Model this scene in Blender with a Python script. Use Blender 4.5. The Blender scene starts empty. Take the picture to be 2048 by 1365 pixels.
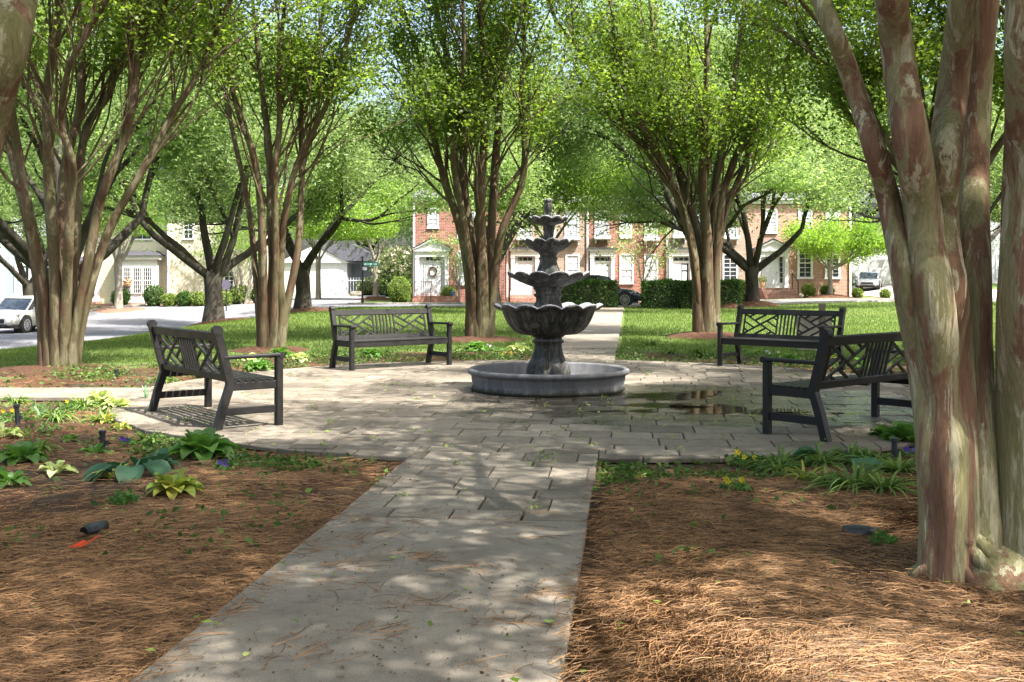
import bpy, math, random
import numpy as np
from math import sin, cos, pi, radians, sqrt
from mathutils import Vector

S = bpy.context.scene
C = S.collection
rnd = random.Random(7)
NR = np.random.default_rng(11)

# ------------------------------------------------------------------ camera, sky, sun, exposure
F, HOR, CX, HC = 2140.0, 558.0, 1024.0, 1.38
cam_d = bpy.data.cameras.new('camera')
cam_d.sensor_width = 36.0
cam_d.lens = F / 2048 * 36
cam_d.shift_y = -(682.5 - HOR) / 2048
cam_d.clip_end = 1200
cam = bpy.data.objects.new('camera', cam_d); C.objects.link(cam)
cam.location = (0, 0, HC); cam.rotation_euler = (pi / 2, 0, 0)
S.camera = cam
SUN = Vector((0.74, -0.52, 1.38)).normalized()
el = math.asin(SUN.z); az = math.atan2(SUN.x, SUN.y)
w = bpy.data.worlds.new('World'); S.world = w; w.use_nodes = True
nt = w.node_tree; bg = nt.nodes['Background']
sky = nt.nodes.new('ShaderNodeTexSky'); sky.sky_type = 'NISHITA'; sky.sun_disc = False
sky.sun_elevation = el; sky.sun_rotation = az; sky.air_density = 1.0; sky.dust_density = 6.0; sky.ozone_density = 1.0
nt.links.new(sky.outputs[0], bg.inputs[0]); bg.inputs[1].default_value = 0.138
sd = bpy.data.lights.new('sun', 'SUN'); sd.energy = 5.0; sd.angle = radians(0.53); sd.color = (1.0, 0.95, 0.87)
so = bpy.data.objects.new('sun', sd); C.objects.link(so)
so.rotation_euler = (-SUN).to_track_quat('-Z', 'Y').to_euler()
so.location = (20, -10, 40)
S.view_settings.view_transform = 'Standard'; S.view_settings.look = 'None'
S.view_settings.exposure = 1.82; S.view_settings.gamma = 1.0
S.render.engine = 'CYCLES'
cy = S.cycles
cy.use_denoising = True; cy.max_bounces = 7; cy.diffuse_bounces = 4; cy.glossy_bounces = 2
cy.transmission_bounces = 4; cy.transparent_max_bounces = 6
cy.caustics_reflective = False; cy.caustics_refractive = False; cy.sample_clamp_indirect = 6.0

# ------------------------------------------------------------------ helpers
def sm(t):
    t = np.clip(t, 0.0, 1.0); return t * t * (3 - 2 * t)
def hgt(x, y):
    x = np.asarray(x, float); y = np.asarray(y, float)
    h = -0.85 * sm((-x - 8) / 8) * sm((y - 17) / 12) * (1 - sm((y - 50) / 14))
    h = h + 0.8 * sm((x - 25) / 8) * sm((y - 64) / 18) + 0.24 * sm((x - 9) / 9) * sm((y - 30) / 22)
    h = h - 0.1 * sm((-x - 12) / 10) * sm((y - 52) / 10)
    return h
def hz(x, y): return float(hgt(x, y))
def P(px, py, Y): return Vector(((px - CX) * Y / F, Y, HC - (py - HOR) * Y / F))
def G(px, py, z=0.0):
    Y = F * (HC - z) / (py - HOR); return Vector(((px - CX) * Y / F, Y, z))

class MB:
    def __init__(s): s.v = []; s.f = []; s.n = 0; s.m = []; s.cur = 0
    def add(s, vs, fs):
        vs = np.asarray([tuple(p) for p in vs] if not isinstance(vs, np.ndarray) else vs, float)
        s.v.append(vs)
        for f in fs: s.f.append(tuple(i + s.n for i in f)); s.m.append(s.cur)
        s.n += len(vs)
    def box(s, x0, y0, z0, x1, y1, z1):
        s.add([(x0,y0,z0),(x1,y0,z0),(x1,y1,z0),(x0,y1,z0),(x0,y0,z1),(x1,y0,z1),(x1,y1,z1),(x0,y1,z1)],
              [(0,3,2,1),(4,5,6,7),(0,1,5,4),(1,2,6,5),(2,3,7,6),(3,0,4,7)])
    def bar(s, a, b, w, t, up=(0, 0, 1), ch=0.0):
        a = Vector(a); b = Vector(b); d = (b - a).normalized(); u = Vector(up)
        sx = d.cross(u)
        if sx.length < 1e-4: sx = d.cross(Vector((1, 0, 0)))
        sx.normalize(); sz = sx.cross(d)
        c = ch or min(w, t) * 0.14
        hw, ht = w / 2, t / 2
        o = [(hw - c, ht), (hw, ht - c), (hw, -ht + c), (hw - c, -ht), (-hw + c, -ht), (-hw, -ht + c), (-hw, ht - c), (-hw + c, ht)]
        vs = [p + sx * q[0] + sz * q[1] for p in (a, b) for q in o]
        fs = [(i, (i + 1) % 8, 8 + (i + 1) % 8, 8 + i) for i in range(8)] + [tuple(range(7, -1, -1)), tuple(range(8, 16))]
        s.add(vs, fs)
    def tube(s, pts, rad, n=8, ridge=0.0, ph=0.0, cap=True, flare=0.0):
        pts = [Vector(p) for p in pts]; m = len(pts); vs = []; prev = None
        for i, p in enumerate(pts):
            d = (pts[min(i + 1, m - 1)] - pts[max(i - 1, 0)]).normalized()
            if prev is None:
                a = d.cross(Vector((0.3, 1, 0.1))).normalized()
            else:
                a = prev - d * prev.dot(d); a.normalize()
            prev = a; b = d.cross(a)
            for k in range(n):
                t = 2 * pi * k / n
                r = rad[i]
                if ridge: r *= 1 + ridge * (sin(3 * t + ph + i * 0.25) * 0.6 + sin(5 * t + ph * 2.3 - i * 0.4) * 0.4) + ridge * 0.35 * sin(i * 1.7 + ph)
                vs.append(p + a * (cos(t) * r) + b * (sin(t) * r))
        fs = [(i * n + k, i * n + (k + 1) % n, (i + 1) * n + (k + 1) % n, (i + 1) * n + k) for i in range(m - 1) for k in range(n)]
        if cap: fs += [tuple(range((m - 1) * n, m * n)), tuple(range(n - 1, -1, -1))]
        s.add(vs, fs)
    def cyl(s, a, b, r0, r1=None, n=16): s.tube([a, b], [r0, r0 if r1 is None else r1], n)
    def lathe(s, prof, n=48, c=(0, 0, 0), mod=None):
        vs = []
        for (r, z, *e) in prof:
            am = e[0] if e else 0; dz = e[1] if len(e) > 1 else 0; fr = e[2] if len(e) > 2 else 12
            for k in range(n):
                t = 2 * pi * k / n; q = 2 * abs(sin(fr * t / 2)) ** .8 - 1
                rr = r * (1 + am * q); vs.append((c[0] + rr * cos(t), c[1] + rr * sin(t), c[2] + z + dz * q))
        m = len(prof)
        s.add(vs, [(i * n + k, i * n + (k + 1) % n, (i + 1) * n + (k + 1) % n, (i + 1) * n + k) for i in range(m - 1) for k in range(n)])
    def prism(s, poly, y0, y1):
        n = len(poly)
        s.add([(p[0], y0, p[1]) for p in poly] + [(p[0], y1, p[1]) for p in poly],
              [tuple(range(n)), tuple(range(2 * n - 1, n - 1, -1))] + [(i, n + i, n + (i + 1) % n, (i + 1) % n) for i in range(n)])
    def build(s, name, mat, parent=None, smooth=False):
        v = np.concatenate(s.v) if s.v else np.zeros((0, 3))
        me = bpy.data.meshes.new(name); me.from_pydata(v.tolist(), [], s.f)
        ms = mat if isinstance(mat, (list, tuple)) else [mat]
        for q in ms: me.materials.append(q)
        if len(ms) > 1: me.polygons.foreach_set('material_index', s.m)
        if smooth: me.polygons.foreach_set('use_smooth', [True] * len(me.polygons))
        o = bpy.data.objects.new(name, me); C.objects.link(o)
        if parent: o.parent = parent
        return o

def quads_obj(name, V, mat, parent=None, smooth=False, k=4):
    """V: (N,k,3) -> one mesh of N k-gons"""
    N = len(V); me = bpy.data.meshes.new(name)
    me.vertices.add(N * k); me.vertices.foreach_set('co', V.reshape(-1).astype(np.float32))
    me.loops.add(N * k); me.loops.foreach_set('vertex_index', np.arange(N * k, dtype=np.int32))
    me.polygons.add(N); me.polygons.foreach_set('loop_start', np.arange(0, N * k, k, dtype=np.int32))
    me.polygons.foreach_set('loop_total', np.full(N, k, dtype=np.int32))
    me.update(calc_edges=True); me.materials.append(mat)
    o = bpy.data.objects.new(name, me); C.objects.link(o)
    if parent: o.parent = parent
    return o
def leaf_quads(ctr, L, W, flat=0.5, r=NR, droop=0.0):
    N = len(ctr)
    u = r.normal(size=(N, 3)); u[:, 2] = u[:, 2] * (1 - flat) - droop; u /= np.linalg.norm(u, axis=1)[:, None]
    v = r.normal(size=(N, 3)); v[:, 2] *= (1 - flat); v -= u * (u * v).sum(1)[:, None]; v /= np.linalg.norm(v, axis=1)[:, None] + 1e-9
    s = r.uniform(0.45, 1.4, size=(N, 1))
    nn = np.cross(u, v)
    a = ctr + u * L * s * 0.5; b = ctr - u * L * s * 0.5
    c = ctr + v * W * s * 0.5 + u * L * s * 0.06 + nn * W * s * 0.15; d = ctr - v * W * s * 0.5 + u * L * s * 0.06 + nn * W * s * 0.15
    return np.stack([a, c, b, d], 1)

def tag(o, label=None, cat=None, group=None, kind=None):
    if label: o['label'] = label
    if cat: o['category'] = cat
    if group: o['group'] = group
    if kind: o['kind'] = kind
    return o
def empty(name, loc=(0, 0, 0), rz=0.0, label=None, cat=None, group=None):
    o = bpy.data.objects.new(name, None); C.objects.link(o); o.location = loc; o.rotation_euler = (0, 0, rz)
    o.empty_display_size = 0.2
    return tag(o, label, cat, group)
def copy_tree(o, loc=None, rz=None, parent=None, label=None, sc=None):
    c = o.copy(); C.objects.link(c); c.parent = parent
    if loc is not None: c.location = loc
    if rz is not None: c.rotation_euler = (0, 0, rz)
    if label: c['label'] = label
    if sc is not None: c.scale = (sc, sc, sc)
    for ch in list(o.children): copy_tree(ch, parent=c)
    return c

# ------------------------------------------------------------------ materials
class N:
    def __init__(s, name):
        s.m = bpy.data.materials.new(name); s.m.use_nodes = True; s.t = s.m.node_tree
        s.b = s.t.nodes['Principled BSDF']; s.out = s.t.nodes['Material Output']
    def n(s, typ, **kw):
        x = s.t.nodes.new('ShaderNode' + typ)
        for k, v in kw.items():
            if k in x.inputs.keys() if isinstance(k, str) else False: x.inputs[k].default_value = v
            else: setattr(x, k, v)
        return x
    def l(s, a, b): s.t.links.new(a, b)
    def co(s, scale=(1, 1, 1), rot=(0, 0, 0), loc=(0, 0, 0)):
        t = s.n('TexCoord'); m = s.n('Mapping'); m.inputs['Scale'].default_value = scale
        m.inputs['Rotation'].default_value = rot; m.inputs['Location'].default_value = loc
        s.l(t.outputs['Object'], m.inputs['Vector']); return m.outputs[0]
    def noise(s, vec, scale, detail=4, rough=0.6, dist=0.0):
        x = s.n('TexNoise'); x.inputs['Scale'].default_value = scale; x.inputs['Detail'].default_value = detail
        x.inputs['Roughness'].default_value = rough; x.inputs['Distortion'].default_value = dist
        if vec is not None: s.l(vec, x.inputs['Vector'])
        return x.outputs['Fac']
    def ramp(s, fac, stops, interp='LINEAR'):
        x = s.n('ValToRGB'); x.color_ramp.interpolation = interp; e = x.color_ramp.elements
        while len(e) < len(stops): e.new(0.5)
        for i, (p, c) in enumerate(stops): e[i].position = p; e[i].color = (*c, 1) if len(c) == 3 else c
        s.l(fac, x.inputs[0]); return x.outputs[0]
    def mix(s, fac, a, b, mode='MIX'):
        x = s.n('Mix', data_type='RGBA', blend_type=mode)
        for sock, v in ((x.inputs[0], fac), (x.inputs[6], a), (x.inputs[7], b)):
            if isinstance(v, (int, float)): sock.default_value = v
            elif isinstance(v, tuple): sock.default_value = (*v, 1)
            else: s.l(v, sock)
        return x.outputs[2]
    def math(s, op, a, b=0.0):
        x = s.n('Math', operation=op)
        for sock, v in ((x.inputs[0], a), (x.inputs[1], b)):
            if isinstance(v, (int, float)): sock.default_value = v
            else: s.l(v, sock)
        return x.outputs[0]
    def bump(s, h, strength=0.4, dist=0.02):
        x = s.n('Bump'); x.inputs['Strength'].default_value = strength; x.inputs['Distance'].default_value = dist
        s.l(h, x.inputs['Height']); s.l(x.outputs[0], s.b.inputs['Normal'])
    def col(s, c):
        if isinstance(c, tuple): s.b.inputs['Base Color'].default_value = (*c, 1)
        else: s.l(c, s.b.inputs['Base Color'])
    def rough(s, r, spec=None):
        if isinstance(r, (int, float)): s.b.inputs['Roughness'].default_value = r
        else: s.l(r, s.b.inputs['Roughness'])
        if spec is not None: s.b.inputs['Specular IOR Level'].default_value = spec
G3 = lambda v: (v, v, v)
def plain(name, c, rough=0.6, var=0.15, sc=3.0, metal=0.0, bump=0.0, spec=None, bs=40):
    m = N(name); f = m.noise(m.co(), sc, 5)
    m.col(m.ramp(f, [(0.3, tuple(x * (1 - var) for x in c)), (0.7, tuple(min(1, x * (1 + var)) for x in c))]))
    m.rough(rough, spec); m.b.inputs['Metallic'].default_value = metal
    if bump: m.bump(m.noise(m.co(), bs, 4), bump, 0.01)
    return m.m
def leafmat(name, c1, c2, tr, fac=0.45, gl=0.06, scale=0.25):
    gl *= 0.3
    m = N(name); t = m.t; t.nodes.remove(m.b)
    g = m.n('NewGeometry'); r = g.outputs['Random Per Island']
    col = m.ramp(r, [(0.0, c1), (1.0, c2)])
    big = m.noise(m.co(), scale, 2)
    col = m.mix(1.0, col, m.ramp(big, [(0.3, G3(0.72)), (0.7, G3(1.2))]), 'MULTIPLY')
    d = m.n('BsdfDiffuse'); m.l(col, d.inputs[0])
    tl = m.n('BsdfTranslucent'); m.l(m.mix(1.0, col, tr, 'MULTIPLY'), tl.inputs[0])
    a = m.n('MixShader'); a.inputs[0].default_value = fac; m.l(d.outputs[0], a.inputs[1]); m.l(tl.outputs[0], a.inputs[2])
    gs = m.n('BsdfGlossy'); gs.inputs['Roughness'].default_value = 0.5; gs.inputs['Color'].default_value = (0.9, 0.95, 0.9, 1)
    b = m.n('MixShader'); b.inputs[0].default_value = gl; m.l(a.outputs[0], b.inputs[1]); m.l(gs.outputs[0], b.inputs[2])
    m.l(b.outputs[0], m.out.inputs[0]); return m.m
M = {}
M['crape_leaf'] = leafmat('crape_leaf', (0.045, 0.088, 0.014), (0.15, 0.21, 0.04), (2.3, 2.3, 1.1), 0.55, 0.06, 0.5)
M['oak_leaf'] = leafmat('oak_leaf', (0.085, 0.135, 0.045), (0.22, 0.29, 0.11), (2.1, 2.2, 1.5), 0.5)
M['far_leaf'] = leafmat('far_leaf', (0.09, 0.14, 0.065), (0.22, 0.28, 0.15), (2.0, 2.2, 1.6), 0.4)
M['pale_leaf'] = leafmat('pale_leaf', (0.14, 0.22, 0.06), (0.27, 0.36, 0.13), (1.8, 1.8, 1.3), 0.4)
M['lime_leaf'] = leafmat('lime_leaf', (0.12, 0.22, 0.03), (0.22, 0.34, 0.05), (2.2, 2.2, 1.2), 0.45)
M['hedge_leaf'] = leafmat('hedge_leaf', (0.03, 0.075, 0.012), (0.08, 0.16, 0.025), (1.6, 1.8, 1.0), 0.3, 0.1, 2.0)
M['light_hedge_leaf'] = leafmat('light_hedge_leaf', (0.09, 0.15, 0.025), (0.22, 0.29, 0.06), (1.6, 1.7, 1.0), 0.3, 0.08, 2.0)
M['grass'] = leafmat('grass', (0.055, 0.1, 0.017), (0.16, 0.21, 0.055), (1.8, 1.9, 1.1), 0.35, 0.03, 0.6)
M['hosta'] = leafmat('hosta', (0.06, 0.14, 0.03), (0.11, 0.22, 0.045), (1.8, 2.0, 1.0), 0.35, 0.1, 6)
M['hosta_blue'] = leafmat('hosta_blue', (0.035, 0.085, 0.045), (0.05, 0.12, 0.065), (1.3, 1.6, 1.0), 0.2, 0.07, 6)
M['hosta_pale'] = leafmat('hosta_pale', (0.26, 0.36, 0.1), (0.5, 0.55, 0.26), (1.5, 1.5, 1.0), 0.3, 0.06, 9)
M['hosta_yellow'] = leafmat('hosta_yellow', (0.16, 0.26, 0.05), (0.42, 0.4, 0.08), (1.5, 1.5, 0.8), 0.3, 0.06, 9)
M['blade'] = leafmat('blade', (0.06, 0.13, 0.03), (0.2, 0.28, 0.07), (1.6, 1.7, 1.0), 0.3, 0.08, 6)
M['iris'] = leafmat('iris', (0.2, 0.34, 0.22), (0.3, 0.45, 0.28), (1.4, 1.5, 1.2), 0.3, 0.05, 6)
M['straw'] = leafmat('straw', (0.045, 0.024, 0.012), (0.38, 0.21, 0.10), (1.0, 0.9, 0.7), 0.1, 0.06, 1.2)
M['litter'] = leafmat('litter', (0.1, 0.2, 0.03), (0.32, 0.4, 0.09), (1.4, 1.4, 0.8), 0.3, 0.08, 6)
M['brown_litter'] = leafmat('brown_litter', (0.06, 0.03, 0.015), (0.2, 0.12, 0.06), (1, 1, 0.8), 0.1, 0.05, 6)
for nm, c in (('purple', (0.16, 0.08, 0.42)), ('yellow', (0.75, 0.6, 0.04)), ('white_petal', (0.7, 0.7, 0.72)), ('bloom', (0.6, 0.53, 0.4)), ('red_leaf', (0.75, 0.09, 0.03))):
    M[nm] = leafmat(nm, tuple(x * 0.8 for x in c), c, (1, 1, 1), 0.25, 0.05, 20)

def m_ground():
    m = N('ground_soil_and_turf'); v = m.co()
    n1 = m.noise(v, 1.3, 6, 0.65); n2 = m.noise(v, 28, 6, 0.75); n3 = m.noise(m.co((3, 22, 1), (0, 0, 0.5)), 6, 5, 0.7, 1.5)
    mulch = m.ramp(n3, [(0.3, (0.035, 0.018, 0.010)), (0.5, (0.085, 0.042, 0.022)), (0.7, (0.17, 0.085, 0.042))])
    soil = m.ramp(n2, [(0.35, (0.03, 0.022, 0.014)), (0.65, (0.085, 0.06, 0.038))])
    mul = m.mix(m.ramp(n1, [(0.42, G3(0)), (0.55, G3(1))]), soil, mulch)
    turf = m.ramp(n2, [(0.25, (0.035, 0.07, 0.012)), (0.6, (0.075, 0.13, 0.025)), (0.8, (0.16, 0.19, 0.06))])
    turf = m.mix(m.ramp(m.noise(v, 0.35, 4), [(0.35, G3(0)), (0.7, G3(0.55))]), turf, (0.17, 0.2, 0.07))
    sub = m.n('VectorMath', operation='SUBTRACT'); m.l(v, sub.inputs[0]); sub.inputs[1].default_value = (0.47, 13.2, 0)
    sc = m.n('VectorMath', operation='MULTIPLY'); m.l(sub.outputs[0], sc.inputs[0]); sc.inputs[1].default_value = (1, 1, 0)
    ln = m.n('VectorMath', operation='LENGTH'); m.l(sc.outputs[0], ln.inputs[0])
    d = m.math('ADD', ln.outputs['Value'], m.math('MULTIPLY', m.math('SUBTRACT', m.noise(v, 0.9, 5), 0.5), 2.2))
    sy = m.n('SeparateXYZ'); m.l(v, sy.inputs[0]); d = m.math('SUBTRACT', d, m.math('MAXIMUM', 0.0, m.math('MULTIPLY', m.math('SUBTRACT', 12.5, sy.outputs[1]), 3.0)))
    msk = m.ramp(m.math('SUBTRACT', d, 7.6), [(0.0, G3(0)), (0.35, G3(1))])
    m.col(m.mix(msk, mul, turf)); m.rough(0.95, 0.2)
    m.bump(m.noise(v, 45, 6, 0.8), 0.8, 0.03); return m.m
def m_mulch(name, a, b):
    m = N(name); v = m.co(); f = m.noise(v, 18, 7, 0.8)
    m.col(m.ramp(f, [(0.3, a), (0.7, b)])); m.rough(0.95, 0.2); m.bump(f, 1.0, 0.05); return m.m
def m_paver():
    m = N('tumbled_paver'); v = m.co(); g = m.n('NewGeometry')
    base = m.ramp(g.outputs['Random Per Island'], [(0, (0.115, 0.098, 0.075)), (0.5, (0.18, 0.153, 0.12)), (1, (0.25, 0.215, 0.17))])
    f = m.noise(v, 7, 8, 0.7); f2 = m.noise(v, 150, 3, 0.8)
    c = m.mix(1.0, base, m.ramp(f, [(0.25, G3(0.55)), (0.55, G3(1.0)), (0.8, G3(1.2))]), 'MULTIPLY')
    c = m.mix(1.0, c, m.ramp(f2, [(0.3, G3(0.7)), (0.7, G3(1.2))]), 'MULTIPLY')
    # wet stain right of the basin, spread wider to paint in patio shade
    sub = m.n('VectorMath', operation='SUBTRACT'); m.l(v, sub.inputs[0]); sub.inputs[1].default_value = (2.1, 11.9, 0)
    sc = m.n('VectorMath', operation='MULTIPLY'); m.l(sub.outputs[0], sc.inputs[0]); sc.inputs[1].default_value = (0.36, 0.44, 0)
    ln = m.n('VectorMath', operation='LENGTH'); m.l(sc.outputs[0], ln.inputs[0])
    d = m.math('ADD', ln.outputs['Value'], m.math('MULTIPLY', m.math('SUBTRACT', m.noise(v, 1.6, 6, 0.7), 0.5), 1.6))
    wet = m.ramp(d, [(0.75, G3(1)), (1.0, G3(0))])
    m.col(m.mix(wet, c, m.mix(1.0, c, G3(0.38), 'MULTIPLY')))
    rr = m.ramp(wet, [(0, G3(0.85)), (1, G3(0.22))]); m.rough(rr, 0.4)
    m.bump(m.math('ADD', m.math('MULTIPLY', f2, 0.35), f), 0.5, 0.012); return m.m
def m_concrete(name, a, b, bs=90, stain=True):
    m = N(name); v = m.co()
    f = m.noise(v, 160, 3, 0.9); g = m.noise(v, 1.6, 8, 0.65)
    c = m.ramp(f, [(0.3, a), (0.7, b)])
    c = m.mix(1.0, c, m.ramp(g, [(0.3, G3(0.68)), (0.6, G3(1.0)), (0.75, G3(1.12))]), 'MULTIPLY')
    c = m.mix(1.0, c, m.ramp(m.noise(v, 9, 9, 0.8), [(0.3, G3(0.72)), (0.5, G3(1.0)), (0.72, G3(1.16))]), 'MULTIPLY')
    m.col(c); m.rough(0.9, 0.25); m.bump(f, 0.35, 0.006); return m.m
def m_bark(name, cols, zs=0.22, sc=3.2, rough=0.75, bs=30, cream=True):
    m = N(name); v = m.co((1, 1, zs)); n1 = m.noise(v, sc, 9, 0.68, 0.35); n2 = m.noise(v, sc * 1.7, 9, 0.7, 0.2)
    c = m.ramp(n1, [(0.34, cols[0]), (0.47, cols[1]), (0.50, cols[2]), (0.66, cols[3])])
    if cream: c = m.mix(m.ramp(n2, [(0.55, G3(0)), (0.575, G3(1))]), c, m.ramp(m.noise(v, 9, 5), [(0.3, cols[4]), (0.7, cols[5])]))
    fine = m.noise(m.co((1, 1, 0.12)), bs, 6, 0.7)
    c = m.mix(1.0, c, m.ramp(fine, [(0.25, G3(0.6)), (0.7, G3(1.2))]), 'MULTIPLY')
    mo = m.noise(m.co((1, 1, 0.5)), 2.4, 7, 0.75)
    if cream: c = m.mix(m.ramp(mo, [(0.55, G3(0)), (0.7, G3(0.75))]), c, (0.075, 0.085, 0.02))
    m.col(c); m.rough(rough, 0.25); m.bump(m.math('ADD', fine, m.math('MULTIPLY', n2, 1.2)), 0.55, 0.02); return m.m
M['crape_bark'] = m_bark('crape_bark', [(0.05, 0.034, 0.02), (0.095, 0.056, 0.034), (0.095, 0.078, 0.042), (0.075, 0.068, 0.035), (0.18, 0.155, 0.098), (0.115, 0.108, 0.062)])
M['crape_bark_near'] = m_bark('crape_bark_near', [(0.16, 0.09, 0.05), (0.22, 0.125, 0.078), (0.27, 0.24, 0.13), (0.2, 0.19, 0.075), (0.5, 0.46, 0.32), (0.34, 0.31, 0.19)], 0.085, 8.5, 0.75, 80)
M['oak_bark'] = m_bark('oak_bark', [(0.022, 0.018, 0.014), (0.034, 0.029, 0.023), (0.042, 0.037, 0.029), (0.06, 0.054, 0.044)], 0.3, 4, 0.9, 22, False)
M['pale_bark'] = m_bark('pale_bark', [(0.16, 0.14, 0.12), (0.22, 0.2, 0.17), (0.24, 0.22, 0.18), (0.3, 0.27, 0.23)], 0.3, 4, 0.9, 22, False)
def m_brick(name, a, b, mort, sc=1.0):
    m = N(name); t = m.n('TexCoord'); sp = m.n('SeparateXYZ'); m.l(t.outputs['Object'], sp.inputs[0])
    cb = m.n('CombineXYZ'); m.l(m.math('ADD', sp.outputs[0], sp.outputs[1]), cb.inputs[0]); m.l(sp.outputs[2], cb.inputs[1])
    br = m.n('TexBrick'); m.l(cb.outputs[0], br.inputs['Vector'])
    br.inputs['Color1'].default_value = (*a, 1); br.inputs['Color2'].default_value = (*b, 1); br.inputs['Mortar'].default_value = (*mort, 1)
    br.inputs['Scale'].default_value = 1; br.inputs['Mortar Size'].default_value = 0.008; br.inputs['Brick Width'].default_value = 0.215 * sc
    br.inputs['Row Height'].default_value = 0.075 * sc; br.inputs['Bias'].default_value = -0.1
    v = m.co(); c = m.mix(1.0, br.outputs[0], m.ramp(m.noise(v, 2.5, 6, 0.7), [(0.3, G3(0.8)), (0.7, G3(1.15))]), 'MULTIPLY')
    m.col(c); m.rough(0.85, 0.2); return m.m
M['brick_red'] = m_brick('brick_red', (0.21, 0.07, 0.05), (0.30, 0.125, 0.09), (0.38, 0.33, 0.30), 1.25)
M['brick_tan'] = m_brick('brick_tan', (0.25, 0.18, 0.14), (0.33, 0.255, 0.20), (0.4, 0.36, 0.32), 1.25)
M['brick_pink'] = m_brick('brick_pink', (0.33, 0.17, 0.12), (0.42, 0.245, 0.18), (0.44, 0.39, 0.35), 1.25)
M['brick_step'] = m_brick('brick_step', (0.25, 0.10, 0.07), (0.33, 0.16, 0.115), (0.42, 0.36, 0.32), 1.0)
def m_siding(name, c):
    m = N(name); v = m.co(); wv = m.n('TexWave', wave_type='BANDS', bands_direction='Z', wave_profile='SAW'); m.l(v, wv.inputs[0])
    wv.inputs['Scale'].default_value = 1.0 / 0.36 * 0.5; wv.inputs['Distortion'].default_value = 0
    m.col(m.mix(1.0, tuple(c), m.ramp(m.noise(v, 1.5, 4), [(0.3, G3(0.9)), (0.7, G3(1.0))]), 'MULTIPLY')); m.rough(0.6, 0.3)
    m.bump(wv.outputs['Fac'], 0.6, 0.03); return m.m
M['siding_cream'] = m_siding('siding_cream', (0.60, 0.57, 0.455)); M['siding_blue'] = m_siding('siding_blue', (0.36, 0.40, 0.46))
M['siding_white'] = m_siding('siding_white', (0.66, 0.66, 0.68))
M['trim'] = plain('white_trim', (0.68, 0.68, 0.70), 0.5, 0.04)
M['door_white'] = plain('door_white', (0.60, 0.61, 0.66), 0.4, 0.04)
M['shingle'] = m_mulch('roof_shingle', (0.035, 0.035, 0.045), (0.09, 0.09, 0.11))
M['shingle_pale'] = m_mulch('roof_shingle_pale', (0.085, 0.085, 0.105), (0.15, 0.15, 0.18))
M['iron'] = plain('black_iron', (0.015, 0.015, 0.017), 0.45, 0.3)
M['black_plastic'] = plain('black_plastic', (0.018, 0.02, 0.026), 0.4, 0.3, 20, 0, 0.15)
M['dark_glass'] = plain('dark_window_glass', (0.03, 0.04, 0.05), 0.05, 0.4, 0.8, 0, 0, 0.8)
M['blind_glass'] = plain('blinds_behind_glass', (0.50, 0.53, 0.58), 0.15, 0.12, 1.5, 0, 0, 0.6)
M['asphalt'] = m_concrete('sun_bleached_asphalt', (0.16, 0.16, 0.175), (0.24, 0.24, 0.26))
M['concrete'] = m_concrete('aggregate_concrete', (0.12, 0.104, 0.084), (0.31, 0.272, 0.22))
M['sidewalk'] = m_concrete('pale_concrete', (0.32, 0.30, 0.27), (0.42, 0.40, 0.36))
M['ground'] = m_ground()
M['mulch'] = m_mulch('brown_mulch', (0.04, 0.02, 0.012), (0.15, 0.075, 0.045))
M['pink_mulch'] = m_mulch('pinkish_mulch', (0.13, 0.065, 0.045), (0.30, 0.18, 0.13))  # paler pinkish mulch for the beds by the houses
M['joint'] = m_mulch('sandy_joint', (0.025, 0.022, 0.012), (0.07, 0.06, 0.035))
M['paver'] = m_paver()
M['stone'] = m_concrete('beige_stone', (0.36, 0.31, 0.25), (0.5, 0.45, 0.37))
def m_bench(name, a, b):
    m = N(name); f = m.noise(m.co((1, 1, 1)), 14, 7, 0.75, 0.5); g = m.noise(m.co(), 90, 4)
    m.col(m.mix(1.0, m.ramp(f, [(0.35, a), (0.7, b)]), m.ramp(g, [(0.3, G3(0.8)), (0.7, G3(1.15))]), 'MULTIPLY'))
    m.rough(m.ramp(f, [(0.3, G3(0.42)), (0.7, G3(0.68))]), 0.35); m.bump(g, 0.25, 0.004); return m.m
M['bench'] = m_bench('weathered_black_stain', (0.006, 0.006, 0.0065), (0.018, 0.016, 0.015))
def m_fount():
    m = N('weathered_cast_stone'); v = m.co((1, 1, 0.22)); f = m.noise(v, 16, 7, 0.75, 0.6); g = m.noise(m.co(), 45, 5, 0.7); h = m.noise(m.co(), 3.5, 4)
    c = m.ramp(f, [(0.38, (0.009, 0.01, 0.01)), (0.5, (0.028, 0.028, 0.026)), (0.6, (0.11, 0.102, 0.085)), (0.7, (0.26, 0.24, 0.2))])
    c = m.mix(m.ramp(h, [(0.5, G3(0)), (0.7, G3(0.5))]), c, (0.025, 0.04, 0.035))
    geo = m.n('NewGeometry'); sp = m.n('SeparateXYZ'); m.l(geo.outputs['Normal'], sp.inputs[0])
    # mineral crust sits on the upward facing lips
    up = m.ramp(m.math('MULTIPLY', sp.outputs[2], m.math('ADD', g, 0.35)), [(0.3, G3(0)), (0.6, G3(1))])
    c = m.mix(up, c, m.ramp(g, [(0.3, (0.09, 0.095, 0.11)), (0.7, (0.36, 0.37, 0.41))]))
    m.col(c); m.rough(m.ramp(g, [(0.3, G3(0.4)), (0.7, G3(0.75))]), 0.4); m.bump(m.math('ADD', f, g), 0.6, 0.012); return m.m
M['fount'] = m_fount()
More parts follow.
